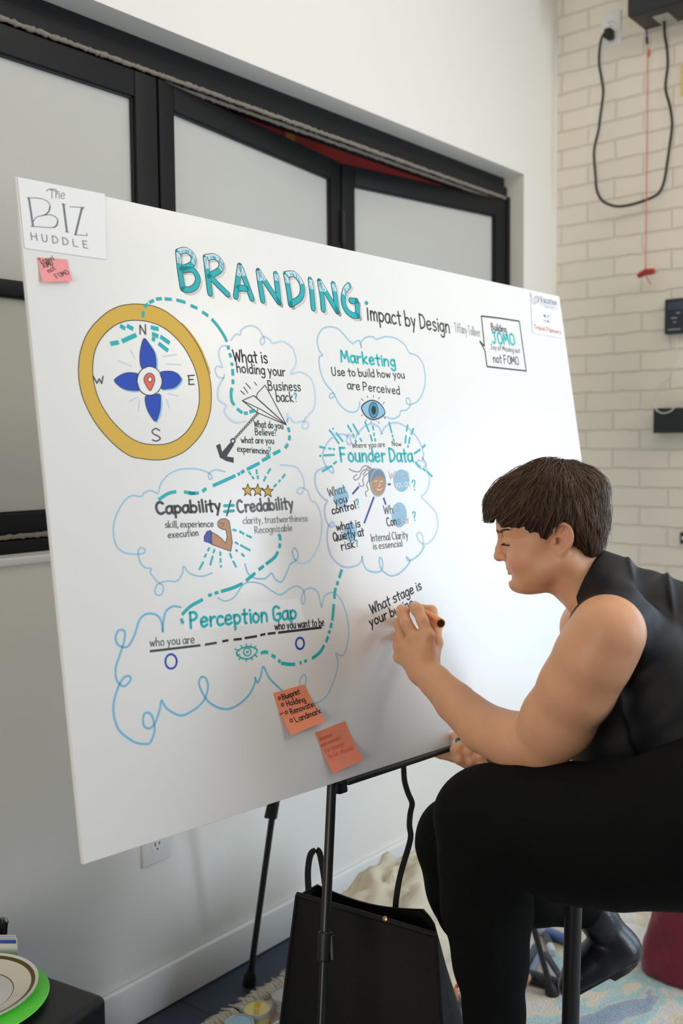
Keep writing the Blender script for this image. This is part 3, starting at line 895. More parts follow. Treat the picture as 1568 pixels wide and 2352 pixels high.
D.stroke(H, 'cobalt', T5(*ell(1206, 1070, 21, 29, 16)), 4.6, Z2, closed=True)

# speech bubble
S_ = 'speech_bubble_drawing'
D.stroke(S_, 'dark', [(1105, 726), (1148, 731), (1192, 738), (1200, 795), (1208, 852), (1162, 847), (1118, 842), (1113, 805), (1101, 783), (1112, 795), (1105, 726)], 3.6, Z1, smooth=False)
D.text(S_, 'black', 'Building', (1128, 758), (1163, 764), 15, 2.5, Z1)
D.text(S_, 'teal2', 'JOMO', (1130, 788), (1182, 792), 24, 5.0, Z1)
D.text(S_, 'grey', 'Joy of Missing out', (1126, 802), (1194, 811), 11, 1.7, Z1)
D.text(S_, 'dark', 'not FOMO', (1133, 832), (1191, 838), 18, 2.9, Z1)

# paper plane with chain and anchor
A_ = 'plane_and_anchor_drawing'
for ln in (((1112, 1040), (1165, 1017), (1315, 1152), (1180, 1095), (1112, 1040)), ((1180, 1008), (1217, 969), (1315, 1152), (1178, 1027), (1180, 1008)), ((1165, 1017), (1178, 1027)), ((1112, 1040), (1200, 1082), (1315, 1152)), ((1128, 960), (1150, 985)), ((1168, 955), (1178, 970)), ((1119, 978), (1138, 1005)), ((1105, 995), (1123, 1012)), ((1140, 1063), (1180, 1095), (1182, 1080))):
    D.stroke(A_, 'dark', T3(*ln), 1.9, Z2, smooth=False)
for k in range(14):
    t = k / 13
    D.stroke(A_, 'anchor', T3(*ell(1180 - 100 * t, 1102 + 110 * t, 5.2, 4.2, 8, t)), 1.5, Z2, closed=True)
D.stroke(A_, 'anchor', T3(*ell(1069, 1226, 9, 10, 10)), 3.2, Z2, closed=True)
D.poly(A_, 'anchor', T3((1075, 1241), (1056, 1234), (1019, 1277), (1010, 1238), (992, 1247), (1002, 1276), (1010, 1302), (1040, 1318), (1072, 1326), (1072, 1302), (1040, 1297)), Z2)

# eyes
E_ = 'eye_drawing#1'
eo = T4((313, 690), (340, 660), (380, 651), (420, 674), (442, 718), (416, 746), (375, 757), (336, 736))
D.poly(E_, 'lake', spline(eo, 3, True), Z1)
D.stroke(E_, 'dark', eo, 3.0, Z2, closed=True)
D.poly(E_, 'iris', T4(*ell(379, 705, 25, 42)), Z2)
D.stroke(E_, 'dark', T4(*ell(379, 705, 25, 42)), 2.2, Z3, closed=True)
D.poly(E_, 'black', T4(*ell(380, 705, 13, 25)), Z3)
for s in (((312, 640), (322, 652)), ((345, 625), (348, 636)), ((379, 622), (379, 634)), ((412, 632), (408, 643)), ((440, 660), (432, 669)), ((312, 737), (318, 730)), ((336, 768), (340, 758)), ((366, 776), (367, 766)), ((410, 778), (407, 768)), ((446, 752), (439, 744))):
    D.stroke(E_, 'dark', T4(*s), 1.4, Z2)
E_ = 'eye_drawing#2'
D.stroke(E_, 'teal', T5((880, 1120), (902, 1097), (935, 1087), (962, 1090), (986, 1105), (972, 1130), (938, 1150), (902, 1143)), 3.4, Z2, closed=True)
D.stroke(E_, 'teal', T5(*ell(935, 1114, 19, 20, 14)), 2.8, Z2, closed=True)
D.stroke(E_, 'teal', T5(*ell(936, 1114, 3, 3, 8)), 3.2, Z2, closed=True)
for s in (((872, 1098), (892, 1108)), ((902, 1080), (910, 1094)), ((930, 1073), (931, 1087)), ((954, 1076), (950, 1089)), ((980, 1083), (968, 1094)), ((880, 1130), (895, 1128)), ((892, 1155), (900, 1142)), ((930, 1162), (931, 1150)), ((962, 1155), (956, 1143)), ((986, 1140), (974, 1128))):
    D.stroke(E_, 'teal', T5(*s), 2.6, Z2)

# woman's head with wires, wiped blue blobs
W_ = 'head_diagram_drawing'
for c in ((200, 1187, 42, 56), (535, 1095, 44, 62), (522, 1285, 42, 70), (250, 1380, 38, 52)):
    D.poly(W_, 'lake', T4(*ell(*c)), Z0)
D.poly(W_, 'brown', T4(*ell(402, 1108, 42, 74)), Z1)
D.poly(W_, 'slate', T4((352, 1045), (372, 1028), (400, 1028), (430, 1045), (443, 1080), (428, 1078), (405, 1070), (385, 1082), (368, 1100), (360, 1120), (352, 1085)), Z2)
D.stroke(W_, 'lake', T4(*ell(405, 1105, 42, 75)), 2.6, Z3, closed=True)
for s in (((385, 1100), (398, 1096)), ((415, 1098), (428, 1100)), ((410, 1105), (414, 1122), (406, 1126)), ((396, 1142), (410, 1148), (424, 1140))):
    D.stroke(W_, 'white', T4(*s), 1.8, Z3)
for s in (((368, 1028), (340, 1012), (318, 1022), (300, 1045), (268, 1042), (246, 1030)), ((358, 1038), (330, 1034), (312, 1052), (300, 1080), (278, 1092), (270, 1075), (290, 1062)), ((350, 1055), (330, 1068), (320, 1095), (326, 1120), (308, 1126), (300, 1110)), ((352, 1095), (342, 1120), (350, 1145), (335, 1160), (341, 1182)), ((360, 1030), (345, 1022), (338, 1040), (322, 1062))):
    D.stroke(W_, 'pale', T4(*s), 2.4, Z2)
D.dashes(W_, 'violet', [T4(*s) for s in (((298, 1129), (263, 1169)), ((382, 1185), (328, 1331)), ((435, 1189), (448, 1229)), ((459, 1115), (474, 1116)))], 4.6, Z2)

# flexed arm and three stars
F_ = 'arm_drawing'
arm = T5((752, 498), (778, 512), (804, 532), (824, 556), (832, 520), (826, 486), (805, 482), (785, 468), (784, 446), (798, 431), (824, 428), (842, 442), (850, 490), (858, 550), (850, 596), (812, 582), (752, 560))
D.poly(F_, 'skin', arm, Z1)
D.stroke(F_, 'grey', arm, 2.0, Z2, closed=True, smooth=False)
cuff = T5((728, 492), (746, 487), (754, 500), (748, 522), (756, 562), (734, 552), (713, 546), (712, 520))
D.poly(F_, 'violet', cuff, Z2)
for k in range(3):
    D.stroke(F_, 'slate', T5((724 + 9 * k, 496), (720 + 9 * k, 545)), 1.4, Z3)
D.stroke(F_, 'grey', T5((795, 455), (808, 450), (815, 460), (803, 468)), 1.6, Z2)
F_ = 'star_drawing'
for cx_, cy_ in ((938, 283), (989, 283), (1041, 289)):
    st = T5(*[(cx_ + (29 if k % 2 == 0 else 12) * math.sin(k * math.pi / 5), cy_ - (34 if k % 2 == 0 else 14) * math.cos(k * math.pi / 5)) for k in range(10)])
    D.poly(F_, 'gold', st, Z1)
    D.stroke(F_, 'anchor', st, 1.7, Z2, closed=True, smooth=False)
D.finish()

# white correction strip behind the words of the lower cloud
b = MB()
b.add([bpt(*buv(x, y), 0.00012) for x, y in ((424, 1450), (420, 1402), (686, 1374), (700, 1424))], [(0, 1, 2, 3)])
b.build('correction_strip', mat('correction_paper', srgb(242, 243, 244), 0.5), board)


# ---- papers stuck to the board
def frame_on_board(px_corners, lift=0.0006):
    return [bpt(*buv(*p), lift) for p in px_corners]


m_print = mat('print_paper', srgb(240, 240, 241), 0.42)


def sheet(corners, label, z=0.0010):
    P = frame_on_board(corners, z)
    root = empty('printed_logo_sheet', (P[2] + P[3]) / 2, label, 'paper', None)
    m = MB()
    q = [p - B_N * 0.0003 for p in P]
    m.add(P + q, [(0, 1, 2, 3), (7, 6, 5, 4), (0, 4, 5, 1), (1, 5, 6, 2), (2, 6, 7, 3), (3, 7, 4, 0)])
    m.build('paper', m_print, root)
    return root


s1 = sheet(((39.5, 407), (240, 446), (243, 596), (56, 570)), 'white printed logo sheet glued at the top left corner of the board')
lifted = (buv, lambda u, v, l: bpt(u, v, l + 0.0009), bdepth)
d = Drawing(s1, lifted)
d.stroke('logo_print', 'logo', T3((131, 111), (141, 178), (150, 240)), 4.2, Z2)
d.stroke('logo_print', 'logo', T3((122, 110), (180, 112), (216, 126), (229, 152), (218, 178), (190, 192), (165, 200), (149, 222)), 1.5, Z2)
d.stroke('logo_print', 'logo', T3((190, 192), (228, 188), (256, 200), (264, 222), (250, 243), (215, 246), (140, 240)), 1.6, Z2)
d.stroke('logo_print', 'logo', T3((228, 150), (222, 172), (208, 188)), 2.6, Z2)
d.stroke('logo_print', 'logo', T3((264, 215), (260, 234), (246, 246)), 2.8, Z2)
d.stroke('logo_print', 'logo', T3((290, 140), (298, 205), (306, 266)), 4.6, Z2)
for s in (((282, 138), (300, 142)), ((298, 265), (313, 268)), ((318, 151), (382, 154)), ((340, 280), (399, 283)), ((384, 152), (376, 166)), ((396, 272), (399, 284))):
    d.stroke('logo_print', 'logo', T3(*s), 1.4, Z2)
d.stroke('logo_print', 'logo', T3((374, 158), (345, 278)), 4.4, Z2)
d.text('logo_print', 'pale', 'H U D D L E', (71, 551), (203, 571), 16, 2.8, Z2)
d.text('logo_print', 'pale', 'The', (112, 455), (148, 457), 20, 2.0, Z2, slant=0.28)
d.stroke('logo_print', 'pale', [(106, 440), (112, 436), (135, 441)], 2.0, Z2)
d.finish()
s2 = sheet(((1217, 670), (1281, 683), (1292, 777), (1222, 765)), 'small white printed sheet with two travel logos at the board\'s top right corner')
d = Drawing(s2, lifted)
d.text('logo_print', 'slate', 'Vacation', (1240, 694), (1278, 702), 13, 2.2, Z2)
d.text('logo_print', 'ghost', 'Planners', (1241, 705), (1280, 714), 12, 1.4, Z2)
d.stroke('logo_print', 'slate', ell(1231, 688, 6, 7, 14), 1.6, Z2, closed=True)
d.stroke('logo_print', 'slate', ell(1232, 688, 3, 3.5, 10), 1.2, Z2, closed=True)
d.stroke('logo_print', 'slate', [(1218, 675), (1222, 695), (1228, 698)], 1.6, Z2)
for dx, dy, c in ((-5, -9, 'navy'), (5, -8, 'iris'), (-5, 7, 'iris'), (5, 8, 'navy')):
    d.poly('logo_print', c, [(1253 + dx - 2, 733 + dy), (1253 + dx + 3, 733 + dy - 1), (1253 + dx * 0.25, 733 + dy * 0.25)], Z2)
d.text('logo_print', 'rust', 'Travel Planners', (1226, 756), (1287, 768), 10, 2.0, Z2)
d.finish()


# sticky notes: the lower edge curls away from the board
def sticky(corners, color, label, curl):
    m_n = mat('note_paper_%02d' % len(MATS), srgb(*color), 0.6)
    TL, TR, BR, BL = [buv(*p) for p in corners]

    def pt(s, t, lift=0.0):
        q = TL * (1 - s) * (1 - t) + TR * s * (1 - t) + BR * s * t + BL * (1 - s) * t
        c = curl * max(0.0, t - 0.25) ** 2 * (1.0 + 0.5 * (s - 0.5) ** 2)
        return bpt(q[0], q[1], 0.0009 + c + lift)
    n = 12
    root = empty('sticky_note', pt(0.5, 1.0), label, 'sticky note', 'sticky notes on the board')
    vs = [pt(i / n, j / n) for j in range(n + 1) for i in range(n + 1)] + [pt(i / n, j / n, -0.0003) for j in range(n + 1) for i in range(n + 1)]
    N = (n + 1) ** 2
    fs = []
    for j in range(n):
        for i in range(n):
            a = j * (n + 1) + i
            fs += [(a, a + 1, a + n + 2, a + n + 1), (N + a, N + a + n + 1, N + a + n + 2, N + a + 1)]
    for i in range(n):
        for a, b_ in ((i, i + 1), (n * (n + 1) + i + 1, n * (n + 1) + i), ((i + 1) * (n + 1), i * (n + 1)), (i * (n + 1) + n, (i + 1) * (n + 1) + n)):
            fs.append((b_, a, N + a, N + b_))
    m = MB()
    m.add(vs, fs)
    m.build('paper', m_n, root, smooth=True)
    # writing follows the curl: pixel -> (s, t) on the note
    Mx = np.array([TR - TL, BL - TL]).T

    def uvn(px, py):
        return np.linalg.solve(Mx, buv(px, py) - TL)
    sc = np.hypot(*(TR - TL))
    dd = Drawing(root, (lambda x, y: uvn(x, y) * sc, lambda u, v, l: pt(u / sc, v / sc, l), bdepth))
    return dd


n1 = sticky(((627, 1592), (698, 1572), (737, 1656), (657, 1688)), (246, 146, 110), 'orange sticky note with a handwritten list of four words', 0.020)
for s, a, b_ in (('Blueprint', (648, 1608), (687, 1594)), ('Holding', (657, 1623), (697, 1614)), ('Renovatin', (664, 1642), (714, 1627)), ('Landmark', (671, 1661), (724, 1644))):
    n1.text('handwriting', 'black', s, a, b_, 12, 2.2, Z1)
for c in ((640, 1604), (647, 1619), (654, 1637), (662, 1656)):
    n1.stroke('handwriting', 'black', ell(c[0], c[1], 2.4, 3.4, 9), 1.9, Z1, closed=True)
n1.stroke('handwriting', 'red', [(641, 1640), (647, 1638)], 3.4, Z1)
n1.finish()
n2 = sticky(((723, 1683), (791, 1656), (827, 1744), (757, 1776)), (244, 140, 104), 'orange sticky note with faint rubbed-out writing near the board\'s lower edge', 0.016)
INK['faint'] = ink('faint_orange', 228, 118, 86)
for s, a, b_ in (('Business', (735, 1702), (762, 1690)), ('new moment', (737, 1716), (782, 1697)), ('for change', (745, 1730), (788, 1712)), ('to be shared', (752, 1742), (806, 1722))):
    n2.text('handwriting', 'faint', s, a, b_, 10, 1.5, Z1)
n2.finish()
n3 = sticky(((85, 591), (154, 596), (163, 648), (94, 650)), (250, 158, 160), 'small pink sticky note with scribbled words below the top left logo sheet', 0.008)
for s, a, b_ in (('Travel', (92, 606), (124, 598)), ('JOMO', (98, 617), (122, 610)), ('not', (112, 629), (128, 621)), ('FOMO', (128, 644), (158, 633))):
    n3.text('handwriting', 'navy' if s == 'x' else 'anchor', s, a, b_, 11, 1.7, Z1)
n3.finish()
# ================================================================== THINGS ON THE WALLS
m_plas = mat('white_plastic', srgb(232, 232, 230), 0.35)
m_blackp = mat('black_plastic', srgb(30, 31, 32), 0.42)
m_slot = mat('slot_black', srgb(12, 12, 12), 0.7)
m_cable = mat('black_cable', srgb(24, 26, 22), 0.5)
EX, EY, EZ = np.eye(3)


def outlet(name, origin, ax, w, h, label, with_marks):
    """ax = (across, out of the wall, up)"""
    root = empty(name, origin, label, 'outlet')
    b = MB()
    b.rbox((-w / 2, 0, -h / 2), (w / 2, 0.006, h / 2), 0.003, ax, origin)
    b.build('cover_plate', m_plas, root, smooth=True)
    for s in (-1, 1):
        c = np.array(origin) + ax[2] * s * 0.0205 + ax[1] * 0.006
        b = MB()
        prof = [(0.0, 0.0), (0.0168, 0.0), (0.0165, 0.0015), (0.0, 0.0018)]
        b.lathe(prof[1:3], c, ax[1], n=28)
        sk = b.build('socket', m_plas, root, smooth=True)
        d = MB()
        for dx, hh in ((-0.0062, 0.0085), (0.0062, 0.0068)):
            d.box((dx - 0.0012, 0.0012, 0.002 - hh / 2 + 0.002), (dx + 0.0012, 0.0021, 0.002 + hh / 2 + 0.002), ax, c)
        d.lathe([(0.0024, 0.0011), (0.0024, 0.0021)], c - ax[2] * 0.0085, ax[1], n=10)
        d.build('slots', m_slot, sk)
    return root


p = on_y(357, 1981, YA)
outlet('wall_outlet', (1.4846, YA - 0.0, p[2] + 0.064), (EX, -EY, EZ), 0.085, 0.128, 'white wall outlet showing below the white board\'s lower left edge', True)
p = on_x(1404, 68, XB)
ob = outlet('wall_outlet', (XB, p[1], p[2]), (-EY, -EX, EZ), 0.074, 0.120, 'white outlet high on the brick wall with a black plug in it', False)

# ---- garage door opener with its cords
c0 = on_x(1483, 70, XB)
dr = ray(1441, 35)
xf = dr[0] * (c0[1] / dr[1])
opener = empty('door_opener', (XB, c0[1] - 0.2, c0[2]), 'black plastic door opener box mounted high on the brick wall with hanging cords', 'door opener')
b = MB()
b.rbox((xf, c0[1] - 0.42, c0[2] - 0.004), (XB - 0.004, c0[1] + 0.004, c0[2] + 0.40), 0.012)
b.build('housing', m_blackp, opener, smooth=True)
b = MB()
for k in range(3):
    b.rbox((xf - 0.006, c0[1] - 0.38, c0[2] + 0.06 + 0.035 * k), (xf + 0.004, c0[1] - 0.03, c0[2] + 0.078 + 0.035 * k), 0.003)
b.build('cooling_ribs', m_blackp, opener, smooth=True)
b = MB()
b.rbox((xf + 0.05, c0[1] - 0.12, c0[2] - 0.0055), (xf + 0.16, c0[1] - 0.065, c0[2] - 0.003), 0.001)
b.build('rating_label', mat('silver_label', srgb(170, 168, 160), 0.4), opener)
b = MB()
b.tube(spline([np.array([xf + 0.03, c0[1] - 0.01, c0[2] + 0.03]), np.array([xf + 0.02, c0[1] - 0.004, c0[2] + 0.0]), np.array([xf + 0.03, c0[1] - 0.002, c0[2] - 0.03])], 5), 0.0014, n=6)
b.build('wire', mat('yellow_wire', srgb(226, 190, 40), 0.5), opener, smooth=True)
xc = XB - 0.045
pts = [on_x(x, y, xc) for x, y in ((1398, 76), (1388, 76), (1380, 92), (1376, 120), (1376, 150), (1381, 180), (1385, 208), (1382, 240), (1378, 268), (1374, 300), (1365, 338), (1364, 365), (1367, 402), (1370, 436), (1382, 460), (1402, 471), (1425, 474), (1460, 467), (1498, 453), (1515, 440), (1525, 415), (1531, 380), (1538, 330), (1543, 285), (1538, 245), (1530, 215), (1528, 192), (1533, 150), (1531, 110), (1526, 80), (1525, 50))]
b = MB()
b.tube(spline(pts, 5), 0.0048, n=10)
b.build('power_cord', m_cable, opener, smooth=True, angle=0)
b = MB()
pl = on_x(1401, 79, XB - 0.02)
b.rbox((-0.014, -0.012, -0.02), (0.014, 0.03, 0.016), 0.008, (EY, -EX, EZ), pl)
b.build('plug', m_cable, opener, smooth=True)
b = MB()
xr = XB - 0.05
p0, p1 = on_x(1483, 66, xr), on_x(1486, 100, xr)
b.tube([p0, (p0 + p1) / 2 + EZ * 0.01, p1], [0.003, 0.003, 0.003], n=8)
b.tube([on_x(1485, 86, xr), on_x(1486, 101, xr)], 0.0052, n=8)
b.build('release_lever', m_blackp, opener, smooth=True)
m_rcord = mat('red_cord', srgb(206, 96, 82), 0.8)
b = MB()
b.tube([on_x(1486, 100, xr), on_x(1488, 116, xr), on_x(1487, 135, xr), on_x(1486, 300, xr), on_x(1484, 460, xr), on_x(1482, 622, xr)], 0.0019, n=7)
b.tube([on_x(1490, 112, xr), on_x(1490, 122, xr), on_x(1489, 128, xr), on_x(1488, 133, xr)], [0.002, 0.006, 0.006, 0.002], n=8)
b.tube([on_x(1484, 632, xr), on_x(1487, 642, xr), on_x(1494, 652, xr)], 0.0018, n=6)
b.build('release_cord', m_rcord, opener, smooth=True)
b = MB()
hc = on_x(1484, 627, xr)
hl, hr = on_x(1465, 632, xr), on_x(1502, 622, xr)
b.tube([hl + EZ * -0.004, hl * .8 + hr * .2, (hl + hr) / 2 + EZ * 0.004, hl * .2 + hr * .8, hr], [0.010, 0.0135, 0.0155, 0.015, 0.0125], n=12, flat=0.75)
b.build('release_handle', mat('red_handle', srgb(176, 48, 44), 0.45), opener, smooth=True)

# ---- wall control, white lead, black box, small switch plate, yellow tag
p0, p1 = on_x(1525, 690, XB - 0.028), on_x(1519, 769, XB - 0.028)
wc = empty('wall_control', (XB, p0[1] - 0.045, p1[2]), 'black wall control panel with small pale markings on the brick wall', 'control panel')
b = MB()
b.rbox((XB - 0.028, p0[1] - 0.10, p1[2]), (XB - 0.0005, p0[1], p0[2] + 0.004), 0.006)
b.build('housing', mat('blue_black_plastic', srgb(40, 47, 56), 0.4), wc, smooth=True)
b = MB()
hz = p0[2] - p1[2]
b.rbox((XB - 0.0295, p0[1] - 0.075, p1[2] + hz * 0.70), (XB - 0.0275, p0[1] - 0.012, p1[2] + hz * 0.92), 0.001)
b.build('button', mat('slate_plastic', srgb(62, 74, 86), 0.4), wc, smooth=True)
b = MB()
for yy, zz, w_ in ((0.05, 0.60, 0.014), (0.036, 0.46, 0.020), (0.038, 0.34, 0.010), (0.037, 0.13, 0.044)):
    b.box((XB - 0.0290, p0[1] - yy - w_ / 2, p1[2] + hz * zz - 0.0022), (XB - 0.0279, p0[1] - yy + w_ / 2, p1[2] + hz * zz + 0.0022))
b.build('printed_marks', mat('mark_grey', srgb(150, 156, 158), 0.5), wc)
xq = XB - 0.012
b = MB()
b.tube(spline([on_x(x, y, xq) for x, y in ((1553, 772), (1553, 800), (1550, 825), (1543, 852), (1532, 873), (1517, 884), (1508, 905), (1504, 928))] + [on_x(x, y, XB - 0.056) for x, y in ((1506, 940), (1514, 947), (1526, 949), (1540, 944), (1550, 934), (1558, 926), (1575, 918))], 6), 0.0022, n=8)
lead = tag(b.build('control_lead', mat('white_lead', srgb(214, 210, 202), 0.5), None, smooth=True, angle=0), 'thin white lead looping from the wall control over the black box', 'cable')
p0, p1 = on_x(1500, 938, XB - 0.045), on_x(1500, 995, XB - 0.045)
bb = empty('wall_box', (XB, p0[1] - 0.08, p1[2]), 'flat black box mounted on the brick wall under the white lead', 'box')
b = MB()
b.rbox((XB - 0.045, p0[1] - 0.17, p1[2]), (XB - 0.0005, p0[1], p0[2]), 0.002)
b.build('housing', mat('charcoal_plastic', srgb(32, 37, 41), 0.45), bb, smooth=True)
b = MB()
b.rbox((XB - 0.047, p0[1] - 0.16, p1[2] + 0.004), (XB - 0.0445, p0[1] - 0.01, p0[2] - 0.004), 0.001)
b.build('front_cover', mat('charcoal_plastic', srgb(32, 37, 41), 0.45), bb, smooth=True)
p0, p1 = on_x(1561, 1222, XB - 0.008), on_x(1561, 1249, XB - 0.008)
sw = empty('wall_switch', (XB, p0[1] - 0.03, p1[2]), 'small black switch plate at the right, low on the brick wall', 'switch')
b = MB()
b.rbox((XB - 0.008, p0[1] - 0.07, p1[2]), (XB - 0.0005, p0[1], p0[2]), 0.002)
b.build('cover_plate', m_blackp, sw, smooth=True)
b = MB()
b.lathe([(0.0075, 0), (0.007, 0.003)], (XB - 0.008, p0[1] - 0.014, (p0[2] + p1[2]) / 2), (-1, 0, 0), n=18)
b.build('button', m_plas, sw, smooth=True)
p0, p1 = on_x(1564, 150, XB - 0.002), on_x(1564, 222, XB - 0.002)
b = MB()
b.rbox((XB - 0.003, p0[1] - 0.08, p1[2]), (XB - 0.0005, p0[1], p0[2]), 0.0008)
tag(b.build('wall_notice', mat('yellow_card', srgb(222, 204, 120), 0.6), None), 'pale yellow notice stuck on the brick wall at the right', 'notice')

# ================================================================== THE EASEL
m_tube = mat('easel_black', srgb(22, 23, 25), 0.35, spec=0.5)
m_joint = mat('easel_joint', srgb(18, 18, 19), 0.5)
BK = -B_N * 0.026
f_l, f_r, f_b = np.array([1.124, 1.016, 0.0]), np.array([2.12, 1.107, 0.0]), np.array([1.696, 1.726, 0.0])
apex = np.array([1.612, 1.268, 1.60]) + BK
easel = empty('easel', (1.65, 1.28, 0), 'black metal tripod easel carrying the white board', 'easel')


def easel_leg(foot, top, r0, r1, tc, cl=0.05, join=None):
    foot, top = np.array(foot), np.array(top)
    d = (top - foot) / np.linalg.norm(top - foot)
    Lg = np.linalg.norm(top - foot)
    root_m = MB()
    root_m.tube([foot + d * 0.03, foot + d * Lg * tc], r0, n=14)
    root_m.tube([foot + d * Lg * tc, top], r1, n=14)
    leg = root_m.build('leg', m_tube, easel, smooth=True)
    c = MB()
    q = foot + d * Lg * tc
    c.tube([q - d * cl * 0.55, q - d * cl * 0.5, q + d * cl * 0.5, q + d * cl * 0.55], [r1 * 1.1, r1 * 1.32, r1 * 1.42, r1 * 1.2], n=14)
    side = np.cross(d, (0, 0, 1))
    side /= np.linalg.norm(side)
    c.tube([q + d * 0.018 + side * r1 * 1.3, q - d * 0.02 + side * r1 * 1.75], 0.006, n=8)
    c.build('leg_clamp', m_joint, leg, smooth=True)
    t = MB()
    t.tube([foot, foot + d * 0.024, foot + d * 0.032, foot + d * 0.045], [0.0165, 0.0155, 0.0125, r0 * 1.05], n=16)
    t.build('rubber_foot', m_rubber, leg, smooth=True)


easel_leg(f_l, apex + np.array([-0.02, 0, 0]), 0.0072, 0.0088, 0.30, 0.044)
easel_leg(f_r, apex + np.array([0.02, 0, 0]), 0.0072, 0.0088, 0.28, 0.044)
easel_leg(f_b, apex + np.array([0, 0.05, 0.0]), 0.0078, 0.0095, 0.305, 0.046)
b = MB()
b.rbox((-0.05, -0.022, -0.045), (0.05, 0.07, 0.03), 0.012, (EX, EY, EZ), apex)
b.build('top_joint', m_joint, easel, smooth=True)
b = MB()
b.rbox((0.535, -B_H - 0.010, -B_T - 0.010), (0.965, -B_H - 0.0012, 0.009), 0.002, (B_R, B_U, B_N), B_TL)
b.build('tray_bar', m_tube, easel, smooth=True)
for u in (0.545, 0.945):
    b = MB()
    b.rbox((u - 0.011, -B_H - 0.028, -B_T - 0.030), (u + 0.011, -B_H - 0.004, -B_T - 0.006), 0.004, (B_R, B_U, B_N), B_TL)
    b.build('tray_bracket', m_joint, easel, smooth=True)
b = MB()
b.tube([B_TL + B_R * 0.74 - B_U * 0.21 - B_N * 0.028, B_TL + B_R * 1.516 - B_U * 0.20 - B_N * 0.026], 0.007, n=10)
b.tube([B_TL + B_R * 1.508 - B_U * 0.19 - B_N * 0.026, B_TL + B_R * 1.517 - B_U * 0.225 - B_N * 0.024], 0.009, n=10)
b.build('side_arm', m_joint, easel, smooth=True)

# ================================================================== RUG AND FLOOR THINGS
mr = bpy.data.materials.new('faded_rug')
mr.use_nodes = True
nt = mr.node_tree
bs = nt.nodes['Principled BSDF']
bs.inputs['Roughness'].default_value = 0.95
bs.inputs['Sheen Weight'].default_value = 0.3
tc = nt.nodes.new('ShaderNodeTexCoord')
n1_ = nt.nodes.new('ShaderNodeTexNoise')
n1_.inputs['Scale'].default_value = 3.4
n1_.inputs['Detail'].default_value = 3.0
n1_.inputs['Distortion'].default_value = 0.7
rp = nt.nodes.new('ShaderNodeValToRGB')
cols = [(0.0, (108, 132, 160)), (0.34, (136, 154, 178)), (0.385, (154, 170, 188)), (0.40, (206, 202, 190)), (0.415, (160, 196, 202)), (0.465, (172, 204, 206)), (0.475, (218, 208, 190)), (0.52, (206, 204, 206)), (0.56, (212, 198, 170)), (0.60, (190, 176, 150)), (0.64, (206, 176, 176)), (0.70, (214, 204, 190)), (1.0, (170, 184, 190))]
el = rp.color_ramp.elements
while len(el) < len(cols):
    el.new(0.5)
for e_, (ps, c_) in zip(el, cols):
    e_.position = ps
    e_.color = (*srgb(*c_), 1)
n3_ = nt.nodes.new('ShaderNodeTexNoise')
n3_.inputs['Scale'].default_value = 260
n3_.inputs['Detail'].default_value = 2
mx = nt.nodes.new('ShaderNodeMix')
mx.data_type = 'RGBA'
mx.blend_type = 'OVERLAY'
mx.inputs['Factor'].default_value = 0.55
bp = nt.nodes.new('ShaderNodeBump')
bp.inputs['Strength'].default_value = 0.7
bp.inputs['Distance'].default_value = 0.005
L = nt.links.new
L(tc.outputs['Object'], n1_.inputs['Vector'])
L(tc.outputs['Object'], n3_.inputs['Vector'])
L(n1_.outputs['Fac'], rp.inputs['Fac'])
L(rp.outputs['Color'], mx.inputs['A'])
L(n3_.outputs['Fac'], mx.inputs['B'])
L(mx.outputs['Result'], bs.inputs['Base Color'])
L(n3_.outputs['Fac'], bp.inputs['Height'])
L(bp.outputs['Normal'], bs.inputs['Normal'])
RX0, RX1, RY0, RY1 = 1.15, 3.40, -1.1, 1.645
rug = empty('rug', ((RX0 + RX1) / 2, (RY0 + RY1) / 2, 0), 'faded multicoloured rug with a pale fringe lying on the dark tiles', 'rug')
b = MB()
b.rbox((RX0, RY0, 0.0005), (RX1, RY1, 0.009), 0.003)
b.build('pile', mr, rug, smooth=True)
b = MB()
x = RX0
while x < RX1:
    for _ in range(3):
        y0 = RY1 - 0.012
        Ln = random.uniform(0.030, 0.055)
        dx = random.uniform(-0.014, 0.014)
        b.tube([(x, y0, 0.009), (x + dx * 0.4, y0 + Ln * 0.5, 0.014 + random.uniform(0, 0.008)), (x + dx, y0 + Ln, 0.004 + random.uniform(0, 0.012))], [0.0042, 0.0046, 0.002], n=5)
    x += 0.0095
tag(b.build('fringe', mat('fringe_cotton', srgb(214, 206, 192), 0.95), rug, smooth=True, angle=0), kind='stuff')

